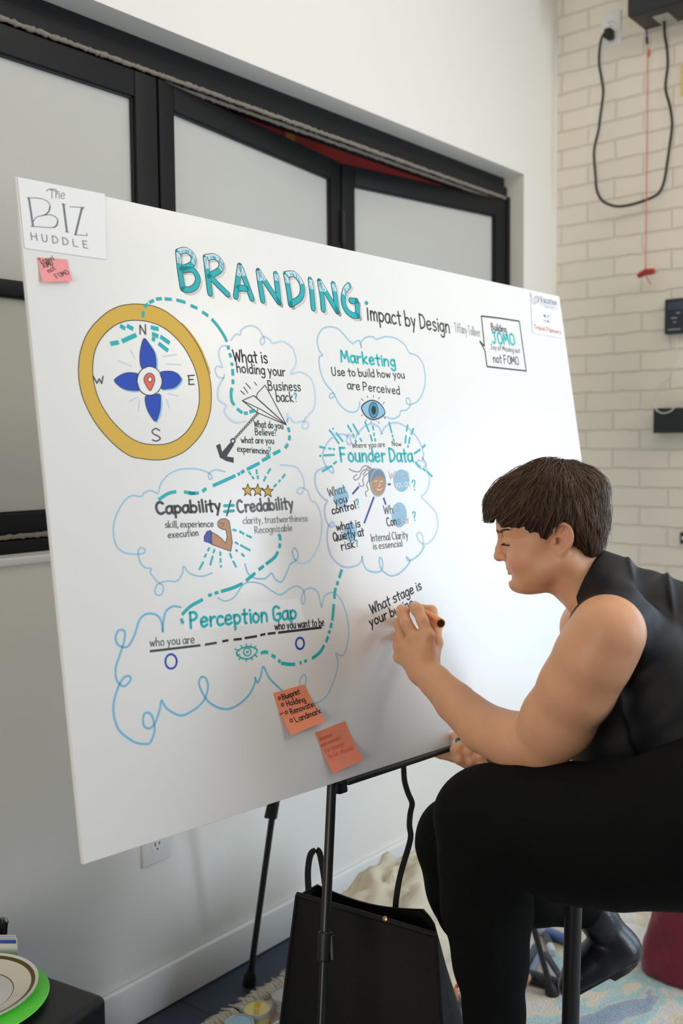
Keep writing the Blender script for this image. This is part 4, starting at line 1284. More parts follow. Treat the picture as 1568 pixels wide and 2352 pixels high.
# round tubs with coloured contents
TUB = [(590, 2316, (236, 220, 136), (222, 184, 16), 'yellow', 'clear tub of pale yellow compound with a bright yellow label stripe, by the rug fringe'),
       (549, 2350, (160, 200, 216), None, 'blue', 'clear tub of pale blue compound, leftmost on the rug fringe'),
       (655, 2362, (120, 186, 156), (40, 140, 90), 'green', 'clear tub of mint green compound beside the black tote bag'),
       (655, 2284, (196, 194, 192), None, 'white', 'clear empty tub next to the black tote bag\'s left edge')]
m_clear = mat('clear_plastic', srgb(226, 230, 234), 0.12, spec=0.6, trans=0.35)
for px, py, c1, c2, cn, lab in TUB:
    zt = 0.042
    o_ = on_z(px, py, zt)
    r = 0.034
    root = empty('modelling_compound_tub', (o_[0], o_[1], 0.009), lab, 'tub', 'tubs of modelling compound')
    b = MB()
    b.lathe([(r * 0.86, 0), (r * 0.90, 0.004), (r * 0.94, zt - 0.016), (r * 0.94, zt - 0.012)], (o_[0], o_[1], 0.0095), n=36)
    b.build('tub_body', m_clear if cn == 'white' else mat('tub_' + cn, srgb(*c1), 0.4), root, smooth=True)
    b = MB()
    b.lathe([(r * 0.96, zt - 0.020), (r, zt - 0.018), (r, zt - 0.010), (r * 0.97, zt - 0.007), (r * 0.90, zt - 0.007), (r * 0.87, zt - 0.009)], (o_[0], o_[1], 0.009), n=40, top=False)
    b.build('lid_rim', m_clear, root, smooth=True)
    b = MB()
    b.lathe([(r * 0.87, zt - 0.012), (r * 0.87, zt - 0.0092)], (o_[0], o_[1], 0.009), n=40)
    lid = b.build('lid', mat('lid_' + cn, srgb(*c1), 0.3), root, smooth=True)
    if c2:
        cr = RC @ np.array([1, 0, 0]); cr[2] = 0; cr /= np.linalg.norm(cr)
        fw = np.cross(EZ, cr)
        b = MB()
        for a0, a1 in ((-0.72, -0.10), (0.12, 0.74)):
            b.box((-r * 0.20, r * a0, 0), (r * 0.20, r * a1, 0.0006), (cr, fw, EZ), (o_[0], o_[1], zt))
        b.build('label_stripe', mat('stripe_' + cn, srgb(*c2), 0.4), lid)

# markers lying on the rug: body and cap
MK = [  # px0, py0, px1, py1, radius, body colour, cap colour, label
    (1204, 2262, 1238, 2196, 0.0085, (112, 122, 150), (176, 130, 84), 'slim grey marker with a tan cap end lying near the stool leg'),
    (1196, 2236, 1232, 2172, 0.011, (58, 66, 84), (40, 150, 130), 'thick dark marker with a green cap end beside the crouching leg'),
    (1292, 2252, 1252, 2190, 0.0085, (40, 48, 58), (50, 60, 72), 'black marker lying under the thin easel leg'),
    (1268, 2188, 1250, 2135, 0.0105, (62, 74, 92), (206, 212, 224), 'dark slate marker with a round white end beside the stool leg'),
    (1232, 2130, 1285, 2152, 0.014, (96, 116, 176), (186, 196, 220), 'fat blue marker with a pale cap lying farthest back under the leg'),
    (1203, 2238, 1240, 2249, 0.016, (26, 30, 34), (30, 34, 40), 'short fat black marker lying crosswise in the pile'),
    (1046, 2268, 1034, 2222, 0.008, (66, 76, 92), (196, 62, 96), 'grey marker with a pink cap end beside the black tote bag'),
    (1028, 2352, 1058, 2318, 0.017, (48, 54, 60), (142, 170, 72), 'fat black marker with a lime ring at the bottom of the photo'),
    (1052, 2330, 1046, 2285, 0.007, (190, 120, 60), (120, 72, 36), 'thin orange and brown marker standing out of the pile by the tote'),
    (1066, 2345, 1060, 2290, 0.007, (150, 164, 186), (196, 204, 214), 'pale grey marker lying at the right of the pile by the tote'),
    (1040, 2310, 1036, 2262, 0.007, (186, 194, 200), (206, 212, 214), 'white marker between the tote and the trouser leg')]
for px0, py0, px1, py1, r, cb, cc_, lab in MK:
    z = 0.0095 + r + (0.012 if r < 0.009 else 0)
    if px0 in (1268, 1232): z = 0.0095 + r
    a, e = on_z(px0, py0, z), on_z(px1, py1, z)
    d_ = (e - a) / np.linalg.norm(e - a)
    Lm = max(0.11, min(0.15, np.linalg.norm(e - a)))
    root = empty('marker', ((a + e) / 2) * np.array([1, 1, 0]) + EZ * 0.009, lab, 'marker', 'loose markers on the rug')
    b = MB()
    b.tube([a + d_ * 0.034, a + d_ * 0.036, a + d_ * (Lm - 0.01), a + d_ * Lm], [r * 0.9, r * 0.97, r * 0.97, r * 0.8], n=16)
    b.build('barrel', mat('mk_%d_%d_%d' % cb, srgb(*cb), 0.4), root, smooth=True)
    b = MB()
    b.tube([a, a + d_ * 0.003, a + d_ * 0.034, a + d_ * 0.0345], [r * 0.8, r, r, r * 0.93], n=16)
    b.build('cap', mat('mk_%d_%d_%d' % cc_, srgb(*cc_), 0.35), root, smooth=True)

# ---- black tote bag
m_tote = mat('tote_fabric', srgb(17, 17, 17), 0.6, spec=0.3, bump=0.25, bscale=500)
m_totein = mat('tote_lining', srgb(12, 12, 13), 0.85)
m_web = mat('webbing', srgb(16, 17, 20), 0.8, bump=0.3, bscale=900)
TFL, TFR = at(682, 2056, 1.95), at(1001, 2151, 1.785)
TFL[2] = TFR[2] = 0.468
tx = TFR - TFL
tw = np.linalg.norm(tx)
tx /= tw
ty = np.cross(EZ, tx)
if ty @ RC[:, 2] > 0:
    ty = -ty                                             # away from the camera
tdp = 0.13
tote = empty('tote_bag', ((TFL + TFR) / 2 + ty * tdp / 2) * np.array([1, 1, 0]), 'open black tote bag standing on the floor behind the easel leg', 'bag')


def tote_pt(s, q, h, inset=0.0):
    """s across 0..1, q depth 0..1, h height 0..1"""
    flare = (1 - h) * 0.052
    tdp = 0.070 + 0.075 * (1 - h)
    bulge = 0.020 * math.sin(math.pi * s) * math.sin(math.pi * min(1, h * 1.05))
    x = (s - 0.5) * (tw - 2 * inset + 2 * flare) + 0.5 * tw
    y = inset + q * (tdp - 2 * inset) + (2 * q - 1) * (flare * 0.6 + bulge)
    x -= q * s * 0.062 * h
    z = 0.0105 + h * (TFL[2] - 0.0105 - q * 0.004 + 0.010 * q * s - 0.014 * math.sin(math.pi * s) * q)
    return np.array([*(TFL + tx * x + ty * y)[:2], z])


def tote_ring(h, inset, n=12):
    P = [tote_pt(k / n, 0, h, inset) for k in range(n)]
    P += [tote_pt(1, k / 4, h, inset) + tx * 0.035 * math.sin(math.pi * k / 4) * (1.3 - h) for k in range(4)]
    P += [tote_pt(1 - k / n, 1, h, inset) for k in range(n)]
    P += [tote_pt(0, 1 - k / 4, h, inset) for k in range(4)]
    return P


rings = [tote_ring(h, 0) for h in np.linspace(0, 1, 10)] + [tote_ring(1.0, 0.004)]
nn = len(rings[0])
b = MB()
vs = [p for r_ in rings for p in r_]
fs = [(i * nn + k, i * nn + (k + 1) % nn, (i + 1) * nn + (k + 1) % nn, (i + 1) * nn + k) for i in range(len(rings) - 1) for k in range(nn)]
fs.append(tuple(range(nn - 1, -1, -1)))
b.add(vs, fs)
b.build('bag_body', m_tote, tote, smooth=True, angle=50)
rings = [tote_ring(h, 0.005) for h in np.linspace(0.03, 0.995, 8)]
b = MB()
vs = [p for r_ in rings for p in r_]
b.add(vs, [(i * nn + k, (i + 1) * nn + k, (i + 1) * nn + (k + 1) % nn, i * nn + (k + 1) % nn) for i in range(7) for k in range(nn)] + [tuple(range(nn))])
o_ = link('lining', b.mesh('lining'), m_totein, tote, True)
b = MB()
b.tube([tote_pt(s, 0, 1.0) + EZ * 0.002 for s in np.linspace(0, 1, 14)], 0.0055, n=8)
b.tube([tote_pt(1, 0, h) for h in np.linspace(1, 0.02, 10)], 0.004, n=8)
b.tube([tote_pt(0, 0, h) for h in np.linspace(1, 0.02, 10)], 0.004, n=8)
b.build('piping', m_tote, tote, smooth=True)


def webbing(name, pts, w, parent, wdir):
    P = spline(pts, 6)
    b = MB()
    vs, n = [], len(P)
    for i, p in enumerate(P):
        t = P[min(i + 1, n - 1)] - P[max(i - 1, 0)]
        t /= np.linalg.norm(t)
        s = np.array(wdir, float)
        s -= t * (s @ t)
        s /= np.linalg.norm(s)
        nr = np.cross(t, s) * 0.0012
        vs += [p - s * w / 2 - nr, p + s * w / 2 - nr, p + s * w / 2 + nr, p - s * w / 2 + nr]
    fs = [(4 * i + k, 4 * i + (k + 1) % 4, 4 * i + 4 + (k + 1) % 4, 4 * i + 4 + k) for i in range(n - 1) for k in range(4)]
    fs += [(3, 2, 1, 0), (4 * n - 4, 4 * n - 3, 4 * n - 2, 4 * n - 1)]
    b.add(vs, fs)
    return b.build(name, m_web, parent, smooth=True)


CR = RC @ np.array([1.0, 0, 0])
dh = 2.04
webbing('handle', [at(711, 2080, dh), at(708, 2040, dh), at(707, 2000, dh + .01), at(712, 1966, dh + .02), at(722, 1953, dh + .03), at(733, 1958, dh + .03), at(741, 1995, dh + .02), at(746, 2030, dh), at(750, 2080, dh)], 0.013, tote, CR)
dh = 1.93
webbing('handle', [at(908, 2110, dh), at(909, 2070, dh), at(918, 2015, dh + .02), at(929, 1975, dh + .04), at(938, 1945, dh + .06), at(943, 1920, dh + .07), at(940, 1895, dh + .08), at(942, 1868, dh + .10), at(946, 1845, dh + .11), at(937, 1822, dh + .13), at(929, 1795, dh + .15), at(927, 1770, dh + .17), at(926, 1738, dh + .18)], 0.0115, tote, CR)
b = MB()
b.lathe([(0.005, 0), (0.005, 0.002), (0.003, 0.003)], tote_pt(0.66, 0, 1.0) + EZ * 0.006 - ty * 0.002, ty * -1 + EZ * 0.4, n=16)
b.build('snap_button', mat('brass', srgb(200, 160, 110), 0.3, metal=0.8), tote, smooth=True)


# ---- crumpled cloth bags
def lumpy(center, rad, seed, folds, sub=5, squash=0.0, amp=0.12, freq=2.2, power=2.0, taper=0.0):
    from mathutils import noise as mn
    bm = bmesh.new()
    bmesh.ops.create_icosphere(bm, subdivisions=sub, radius=1)
    for v in bm.verts:
        d = np.array(v.co.normalized())
        k = (abs(d[0]) ** power + abs(d[1]) ** power + abs(d[2]) ** power) ** (-1 / power)
        q = Vector(d * freq) + Vector((seed, seed * 2.1, -seed))
        f = mn.noise(q) * amp + (abs(mn.noise(q * 2.1 + Vector((3, 1, 2)))) - 0.25) * amp * folds
        f += (abs(mn.noise(q * 4.3)) - 0.2) * amp * folds * 0.35
        p = d * (k + f) * np.array(rad)
        z = center[2] + p[2]
        tp_ = 1 - taper * max(0.0, 0.5 + 0.5 * p[2] / rad[2])
        p = p * np.array([tp_, tp_, 1])
        v.co = Vector((center[0] + p[0], center[1] + p[1], max(z, squash)))
    b = MB()
    b.bm(bm)
    return b


cb = at(880, 2085, 2.42)
b = lumpy((cb[0] + 0.02, cb[1] - 0.03, 0.12), (0.25, 0.13, 0.215), 3.3, 1.6, 5, 0.0105)
cream = empty('cloth_bag', (cb[0], cb[1], 0.0), 'crumpled cream cotton bag lying behind the black tote', 'bag')
b.build('bag_body', mat('cream_cotton', srgb(226, 214, 190), 0.85, bump=0.3, bscale=260), cream, smooth=True, angle=0)
b = MB()
b.tube(spline([np.array([cb[0] + 0.16, cb[1] - 0.04, 0.19]), np.array([cb[0] + 0.23, cb[1] + 0.0, 0.21]), np.array([cb[0] + 0.27, cb[1] + 0.03, 0.12])], 6), 0.006, n=8, flat=0.5)
b.build('drawstring', mat('cream_cotton', srgb(226, 214, 190), 0.85), cream, smooth=True, angle=0)
mb_ = on_z(1535, 2268, 0.009)
mr_ = on_z(1600, 2180, 0.05)
bx, by = mb_[0] + 0.16, mb_[1] - 0.02
b = lumpy((bx, by, 0.10), (0.165, 0.130, 0.135), 8.1, 0.8, 5, 0.0105, amp=0.07, power=4.5, taper=0.36)
mroon = empty('drawstring_bag', (bx, by, 0.009), 'soft dark red bag standing on the rug at the right edge', 'bag')
b.build('bag_body', mat('maroon_cloth', srgb(124, 22, 48), 0.75, sheen=0.3, bump=0.3, bscale=420), mroon, smooth=True, angle=0)
b = MB()
b.tube(spline([np.array([bx - 0.02, by - 0.03, 0.215]), np.array([bx + 0.03, by, 0.235]), np.array([bx + 0.08, by + 0.02, 0.215])], 6), 0.004, n=8)
b.build('drawstring', mat('maroon_cord', srgb(84, 16, 34), 0.8), mroon, smooth=True, angle=0)
wp = on_z(1440, 2156, 0.02)
b = MB()
b.lathe([(0.030, 0), (0.052, 0.002), (0.072, 0.016), (0.073, 0.018), (0.069, 0.017), (0.050, 0.006), (0.03, 0.005)], (wp[0], wp[1], 0.0095), n=44)
tag(b.build('paper_bowl', mat('white_paper', srgb(236, 236, 236), 0.6), None, smooth=True), 'shallow white paper bowl on the rug behind the raised boot', 'bowl')

# ================================================================== OTTOMAN WITH PLATES
ZO = 0.42
oc = on_z(248, 2284, ZO)
e1 = ray(-3240, 1025).copy(); e1[2] = 0; e1 /= np.linalg.norm(e1)
e2 = np.cross(EZ, e1)
if e2 @ EX > 0:
    e2 = -e2
m_leather = mat('black_leather', srgb(27, 28, 31), 0.36, spec=0.5, bump=0.12, bscale=420)
ott = empty('ottoman', ((oc + e1 * 0.2 + e2 * 0.3) * np.array([1, 1, 0])), 'black leather ottoman in the bottom left corner holding two plates', 'ottoman')
b = MB()
b.rbox((0.006, 0.006, 0.03), (0.424, 0.694, ZO - 0.075), 0.012, (e1, e2, EZ), oc * np.array([1, 1, 0]))
b.build('base', m_leather, ott, smooth=True)
b = MB()
b.rbox((0.0, 0.0, ZO - 0.085), (0.43, 0.70, ZO), 0.014, (e1, e2, EZ), oc * np.array([1, 1, 0]), seg=5)
b.build('cushion', m_leather, ott, smooth=True)
for i in (0.03, 0.40):
    for j in (0.04, 0.66):
        b = MB()
        q = (oc + e1 * i + e2 * j) * np.array([1, 1, 0])
        b.lathe([(0.014, 0.0), (0.018, 0.031)], q + EZ * 0.0005, n=14)
        b.build('foot', m_blackp, ott, smooth=True)


def right_edge_centre(px, py, z, r):
    e = on_z(px, py, z)
    c = CR * np.array([1, 1, 0])
    c /= np.linalg.norm(c)
    return e - c * r


m_neon = mat('neon_green_acrylic', srgb(56, 204, 54), 0.12, spec=0.6, trans=0.45)
g0 = right_edge_centre(105, 2292, ZO + 0.012, 0.128)
gp = empty('acrylic_plate', (g0[0], g0[1], ZO), 'neon green see-through plate under the gold-rimmed china plate', 'plate')
b = MB()
b.lathe([(0.085, 0.0008), (0.094, 0.0012), (0.126, 0.010), (0.128, 0.012), (0.125, 0.0125), (0.092, 0.004), (0.085, 0.0035)], (g0[0], g0[1], ZO), n=72)
b.build('plate_body', m_neon, gp, smooth=True)
b = MB()
b.lathe([(0.1272, 0.0105), (0.1292, 0.0118), (0.1282, 0.0132), (0.1262, 0.0128)], (g0[0], g0[1], ZO), n=72)
b.build('bright_rim', mat('neon_rim', srgb(120, 250, 90), 0.25), gp, smooth=True)
w0 = right_edge_centre(82, 2266, ZO + 0.030, 0.112)
wpn = empty('china_plate', (w0[0], w0[1], ZO + 0.0125), 'cream china plate with gold rim bands lying on the green plate', 'plate')
m_china = mat('cream_china', srgb(236, 230, 210), 0.15, coat=0.4)
m_china2 = mat('white_china', srgb(240, 238, 234), 0.12, coat=0.4)
m_gold = mat('gold_band', srgb(126, 104, 48), 0.28, metal=0.75)
def plate_z(r):
    return 0.0145 + (0.0 if r < 0.070 else (r - 0.070) / 0.042 * 0.0145)
b = MB()
b.lathe([(0.060, 0.0130), (0.072, 0.0135), (0.1105, plate_z(0.1105) - 0.002), (0.112, plate_z(0.112) - 0.0008), (0.112, plate_z(0.112) + 0.0012)], (w0[0], w0[1], ZO), n=80, top=False)
b.build('plate_body', m_china2, wpn, smooth=True)
def band(name, r0, r1, m_, lift=0.0016):
    b = MB()
    k = [r0 + (r1 - r0) * t for t in (0, 0.5, 1)]
    n = 80
    vs = [np.array([w0[0] + r * math.cos(2 * math.pi * i / n), w0[1] + r * math.sin(2 * math.pi * i / n), ZO + plate_z(r) + lift]) for r in k for i in range(n)]
    b.add(vs, [(j * n + i, j * n + (i + 1) % n, (j + 1) * n + (i + 1) % n, (j + 1) * n + i) for j in range(2) for i in range(n)])
    b.build(name, m_, wpn, smooth=True)
band('well', 0.0005, 0.0700, m_china2)
band('gold_line', 0.0700, 0.0716, m_gold)
band('cream_rim', 0.0716, 0.0998, m_china)
band('gold_band', 0.0998, 0.1065, m_gold)
band('white_edge', 0.1065, 0.1119, m_china2)

# box of cards and a dark tuft at the back of the ottoman
ca = on_z(41, 2214, ZO)
cb_ = empty('card_stack', (ca[0], ca[1], ZO), 'stack of white cards with blue top edges standing on the ottoman', 'cards')
for k in range(3):
    b = MB()
    off = 0.0045 * k
    h_ = 0.046 + 0.001 * k
    b.rbox((-0.10, off + 0.0004, 0.0005), (0.0 - 0.003 * k, off + 0.004, h_), 0.0006, (CR, -RC[:, 2] * np.array([1, 1, 0]), EZ), np.array([ca[0], ca[1], ZO]))
    card = b.build('card', mat('card_white', srgb(228, 224, 218), 0.5), cb_, smooth=True)
    b = MB()
    b.box((-0.099, off - 0.0002, h_ - 0.008), (-0.002 - 0.003 * k, off + 0.0005, h_ - 0.001), (CR, -RC[:, 2] * np.array([1, 1, 0]), EZ), np.array([ca[0], ca[1], ZO]))
    b.build('blue_band', mat('card_blue', srgb(36, 86, 176), 0.45), card)
ta = on_z(2, 2178, ZO)
b = MB()
for k in range(140):
    a_ = random.uniform(0, 6.28)
    r_ = random.uniform(0, 0.010)
    q = ta + np.array([math.cos(a_), math.sin(a_), 0]) * r_
    sp = np.array([math.cos(a_), math.sin(a_), 0]) * random.uniform(0.001, 0.010)
    b.tube([q + EZ * 0.012, q + sp * 0.6 + EZ * 0.032, q + sp + EZ * random.uniform(0.045, 0.056)], [0.0009, 0.0008, 0.0003], n=4)
tuft = empty('dusting_brush', (ta[0], ta[1], ZO), 'dark bristle tuft behind the stack of cards', 'brush')
tag(b.build('bristles', mat('dark_bristle', srgb(26, 28, 26), 0.7), tuft, smooth=True, angle=0), kind='stuff')
b = MB()
b.lathe([(0.011, 0.0005), (0.013, 0.006), (0.012, 0.016)], (ta[0], ta[1], ZO), n=18)
b.build('ferrule', m_blackp, tuft, smooth=True)

# ================================================================== STOOL
m_stool = mat('stool_black', srgb(26, 27, 29), 0.38, spec=0.5)
l1 = at(1311, 2100, 1.74); l2 = at(1655, 2100, 1.56); l3 = at(1650, 2100, 2.02)
sc0 = (l1 + l2 + l3) / 3
stool = empty('stool', (sc0[0], sc0[1], 0), 'black stool whose round leg shows below the seated thigh', 'stool')
b = MB()
b.lathe([(0.150, 0.620), (0.166, 0.624), (0.170, 0.640), (0.162, 0.652), (0.12, 0.656)], (sc0[0], sc0[1], 0), n=48)
b.build('seat', m_stool, stool, smooth=True)
for l_ in (l1, l2, l3):
    d_ = (l_ - sc0) * np.array([1, 1, 0])
    b = MB()
    b.tube([np.array([*(sc0[:2] + d_[:2] * 0.97), 0.622]), np.array([*(sc0[:2] + d_[:2] * 1.03), 0.012])], 0.0152, n=18)
    lg = b.build('leg', m_stool, stool, smooth=True)
    b = MB()
    b.lathe([(0.018, 0.0), (0.018, 0.014), (0.0155, 0.018)], (sc0[0] + d_[0] * 1.03, sc0[1] + d_[1] * 1.03, 0.0095), n=18)
    b.build('foot_cap', m_rubber, lg, smooth=True)
for p_, q_ in ((l1, l2), (l2, l3), (l3, l1)):
    d0, d1 = (p_ - sc0)[:2] * 1.01, (q_ - sc0)[:2] * 1.01
    b = MB()
    b.tube([np.array([*(sc0[:2] + d0), 0.185]), np.array([*(sc0[:2] + d1), 0.185])], 0.009, n=12)
    b.build('rung', m_stool, stool, smooth=True)
# ================================================================== THE PERSON
class Sdf:
    """signed distance field built from tapered capsules and ellipsoids, blended smoothly"""

    def __init__(self):
        self.pr = []

    def cone(self, a, b, ra, rb, k=0.01, op='u'):
        a, b = np.array(a, float), np.array(b, float)
        self.pr.append(('c', (a, b, ra, rb), op, k, (a + b) / 2, np.linalg.norm(b - a) / 2 + max(ra, rb)))
        return self

    def chain(self, pts, rs, k=0.01, op='u'):
        for i in range(len(pts) - 1):
            self.cone(pts[i], pts[i + 1], rs[i], rs[i + 1], k, op)
        return self

    def ell(self, c, r, axes=None, k=0.01, op='u'):
        c = np.array(c, float)
        r = np.array([r] * 3 if np.isscalar(r) else r, float)
        self.pr.append(('e', (c, r, np.eye(3) if axes is None else np.array(axes)), op, k, c, r.max()))
        return self

    def fn(self, f, op='u', k=0.0):
        self.pr.append(('f', f, op, k, None, None))
        return self

    @staticmethod
    def prim(kind, a, P):
        if kind == 'c':
            p, q, ra, rb = a
            d = q - p
            t = np.clip(((P - p) @ d) / max(d @ d, 1e-12), 0, 1)
            return np.linalg.norm(P - p - t[:, None] * d, axis=1) - (ra + (rb - ra) * t)
        if kind == 'e':
            c, r, ax = a
            q = (P - c) @ ax.T
            k0 = np.linalg.norm(q / r, axis=1)
            k1 = np.linalg.norm(q / (r * r), axis=1)
            return k0 * (k0 - 1) / np.maximum(k1, 1e-9)
        return a(P)

    def ev(self, P, sel=None):
        d = np.full(len(P), 0.5)
        for i in (range(len(self.pr)) if sel is None else sel):
            kind, a, op, k, _, _ = self.pr[i]
            e = self.prim(kind, a, P)
            if op == 'u':
                if k > 0:
                    h = np.maximum(k - np.abs(d - e), 0) / k
                    d = np.minimum(d, e) - h * h * k * 0.25
                else:
                    d = np.minimum(d, e)
            elif op == 's':
                e = -e
                if k > 0:
                    h = np.maximum(k - np.abs(d - e), 0) / k
                    d = np.maximum(d, e) + h * h * k * 0.25
                else:
                    d = np.maximum(d, e)
            elif op == 'i':
                d = np.maximum(d, e)
            elif op == 'd':
                d = d + e
        return d

    def mesh(self, name, lo, hi, h, B=16):
        lo, hi = np.array(lo, float), np.array(hi, float)
        nb = np.ceil((hi - lo) / (h * B)).astype(int)
        ii = np.stack(np.meshgrid(*[np.arange(n) for n in nb], indexing='ij'), -1).reshape(-1, 3)
        cen = lo + (ii + 0.5) * B * h
        half = B * h * 0.5 * math.sqrt(3)
        d = self.ev(cen)
        keep = np.abs(d) < half * 1.35 + 0.012
        ii, cen = ii[keep], cen[keep]
        g = np.arange(B + 1)
        G = np.stack(np.meshgrid(g, g, g, indexing='ij'), -1).reshape(-1, 3)
        n1 = B + 1
        M = nb.max() * B + 8
        cells, verts, quads = [], [], []
        off = [np.array(o) for o in ((0, 0, 0), (1, 0, 0), (0, 1, 0), (1, 1, 0), (0, 0, 1), (1, 0, 1), (0, 1, 1), (1, 1, 1))]
        edges = [(0, 1), (2, 3), (4, 5), (6, 7), (0, 2), (1, 3), (4, 6), (5, 7), (0, 4), (1, 5), (2, 6), (3, 7)]
        key = lambda q: (q[..., 0].astype(np.int64) + 2) * M * M + (q[..., 1] + 2) * M + (q[..., 2] + 2)
        for b, c in zip(ii, cen):
            sel = [i for i, p in enumerate(self.pr) if p[4] is None or np.linalg.norm(p[4] - c) < p[5] + half + p[3] + 0.006]
            base = b * B
            P = lo + (base + G) * h
            v = self.ev(P, sel).reshape(n1, n1, n1)
            if v.min() > 0 or v.max() < 0:
                continue
            s = v < 0
            C8 = np.stack([v[o[0]:o[0] + B, o[1]:o[1] + B, o[2]:o[2] + B] for o in off], -1)
            S8 = C8 < 0
            act = S8.any(-1) & ~S8.all(-1)
            q = np.argwhere(act)
            if not len(q):
                continue
            cv = C8[act]
            acc = np.zeros((len(q), 3))
            cnt = np.zeros(len(q))
            for a_, b_ in edges:
                va, vb = cv[:, a_], cv[:, b_]
                x = (va < 0) != (vb < 0)
                t = np.where(x, va / np.where(x, va - vb, 1), 0)
                pt = off[a_] + t[:, None] * (off[b_] - off[a_])
                acc += np.where(x[:, None], pt, 0)
                cnt += x
            verts.append(lo + (base + q + acc / cnt[:, None]) * h)
            cells.append(key(base + q))
            for ax in range(3):
                sl0 = [slice(0, B)] * 3
                sl1 = [slice(0, B)] * 3
                sl1[ax] = slice(1, B + 1)
                s0, s1_ = s[tuple(sl0)], s[tuple(sl1)]
                e = np.argwhere(s0 != s1_)
                if not len(e):
                    continue
                flip = s0[tuple(e.T)]
                u, w = (ax + 1) % 3, (ax + 2) % 3
                U, W = np.eye(3, dtype=int)[u], np.eye(3, dtype=int)[w]
                E_ = base + e
                ks = np.stack([key(E_ - U - W), key(E_ - W), key(E_), key(E_ - U)], -1)
                ks[~flip] = ks[~flip][:, ::-1]
                quads.append(ks)
        cells = np.concatenate(cells)
        verts = np.concatenate(verts)
        quads = np.concatenate(quads)
        o = np.argsort(cells)
        sc_ = cells[o]
        idx = np.searchsorted(sc_, quads)
        idx = np.clip(idx, 0, len(sc_) - 1)
        ok = (sc_[idx] == quads).all(-1)
        F = o[idx[ok]]
        me = bpy.data.meshes.new(name)
        me.vertices.add(len(verts))
        me.vertices.foreach_set('co', verts.ravel())
        me.loops.add(len(F) * 4)
        me.loops.foreach_set('vertex_index', F.ravel())
        me.polygons.add(len(F))
        me.polygons.foreach_set('loop_start', np.arange(0, len(F) * 4, 4))
        me.polygons.foreach_set('use_smooth', np.ones(len(F), bool))
        me.update(calc_edges=True)
        me.validate()
        return me

    def grad(self, P, e=0.0015):
        g = np.stack([self.ev(P + np.eye(3)[i] * e) - self.ev(P - np.eye(3)[i] * e) for i in range(3)], -1)
        return g / (np.linalg.norm(g, axis=1)[:, None] + 1e-9)


def J(px, py, d, r):
    """joint from a pixel, its depth and the radius it shows in pixels"""
    return at(px, py, d), r * d / FPX


def limb(S, js, k=0.02):
    P = [J(*j) for j in js]
    S.chain([p[0] for p in P], [p[1] for p in P], k)


# ---- head frame: u to the right, v down, w towards the camera, in units of one photo pixel at the head
HD = 1.70
HS = HD / FPX
HO = at(1270, 1200, HD)
hw = (EYE - HO) / np.linalg.norm(EYE - HO)
hu = RC[:, 0] - hw * (RC[:, 0] @ hw)
hu /= np.linalg.norm(hu)
hv = -np.cross(hw, hu)
HAX = np.array([hu, hv, hw])


def hp(u, v, w=0.0):
    return HO + HS * ((u - 1270) * hu + (v - 1200) * hv + w * hw)


def to_head(P):
    q = (P - HO) @ HAX.T / HS
    return q + np.array([1270, 1200, 0])


class HeadSdf:
    def __init__(self, S):
        self.S = S

    def e(self, c, r, k=8, op='u', rot=0.0):
        ax = HAX
        if rot:
            c_, s_ = math.cos(math.radians(rot)), math.sin(math.radians(rot))
            ax = np.array([c_ * hu + s_ * hv, -s_ * hu + c_ * hv, hw])
        self.S.ell(hp(*c), np.array(r, float) * HS, ax, k * HS, op)

    def c(self, a, b, ra, rb, k=8, op='u'):
        self.S.cone(hp(*a), hp(*b), ra * HS, rb * HS, k * HS, op)

    def both(self, f, *pts, **kw):
        for s in (1, -1):
            getattr(self, f)(*[(p[0], p[1], p[2] * s) if isinstance(p, tuple) and len(p) == 3 and not kw.get('_') else p for p in pts], **kw)


body = Sdf()
hd = HeadSdf(body)
# skull and face
hd.e((1275, 1168, 0), (106, 94, 96))
hd.e((1208, 1195, 0), (68, 62, 78), k=25)
hd.e((1230, 1262, 0), (64, 76, 74), k=18)
hd.e((1200, 1215, 0), (54, 34, 66), k=14)
hd.e((1246, 1300, 0), (62, 54, 68), k=24)
hd.e((1186, 1274, 0), (25, 42, 38), k=14)
hd.e((1184, 1296, 0), (17, 18, 26), k=12)
for s in (1, -1):
    hd.e((1206, 1282, 42 * s), (36, 38, 30), k=20)                    # cheeks
    hd.c((1286, 1285, 62 * s), (1204, 1338, 26 * s), 24, 20, k=26)    # jaw line
    hd.c((1153, 1221, 10 * s), (1176, 1217, 46 * s), 7, 9, k=12)      # brow
hd.e((1208, 1338, 0), (36, 26, 36), k=12)                            # chin
hd.e((1187, 1343, 0), (16, 15, 20), k=12)
hd.e((1232, 1345, 0), (44, 17, 40), k=14)                            # under the chin
hd.e((1194, 1304, 0), (22, 26, 32), k=10)
# nose
hd.c((1153, 1231, 0), (1149, 1262, 0), 7.5, 9.5, k=10)
hd.c((1149, 1262, 0), (1147.5, 1276, 0), 9.5, 11.5, k=8)
hd.e((1148, 1279, 0), (12.5, 11, 13), k=6)
for s in (1, -1):
    hd.e((1160, 1281, 12.5 * s), (9.5, 8, 6.5), k=6)
    hd.e((1153, 1289.5, 6.5 * s), (4.5, 3, 3.2), k=2, op='s')
    hd.c((1166, 1276, 15 * s), (1176, 1298, 23 * s), 2.2, 2.2, k=10, op='s')   # nasolabial fold
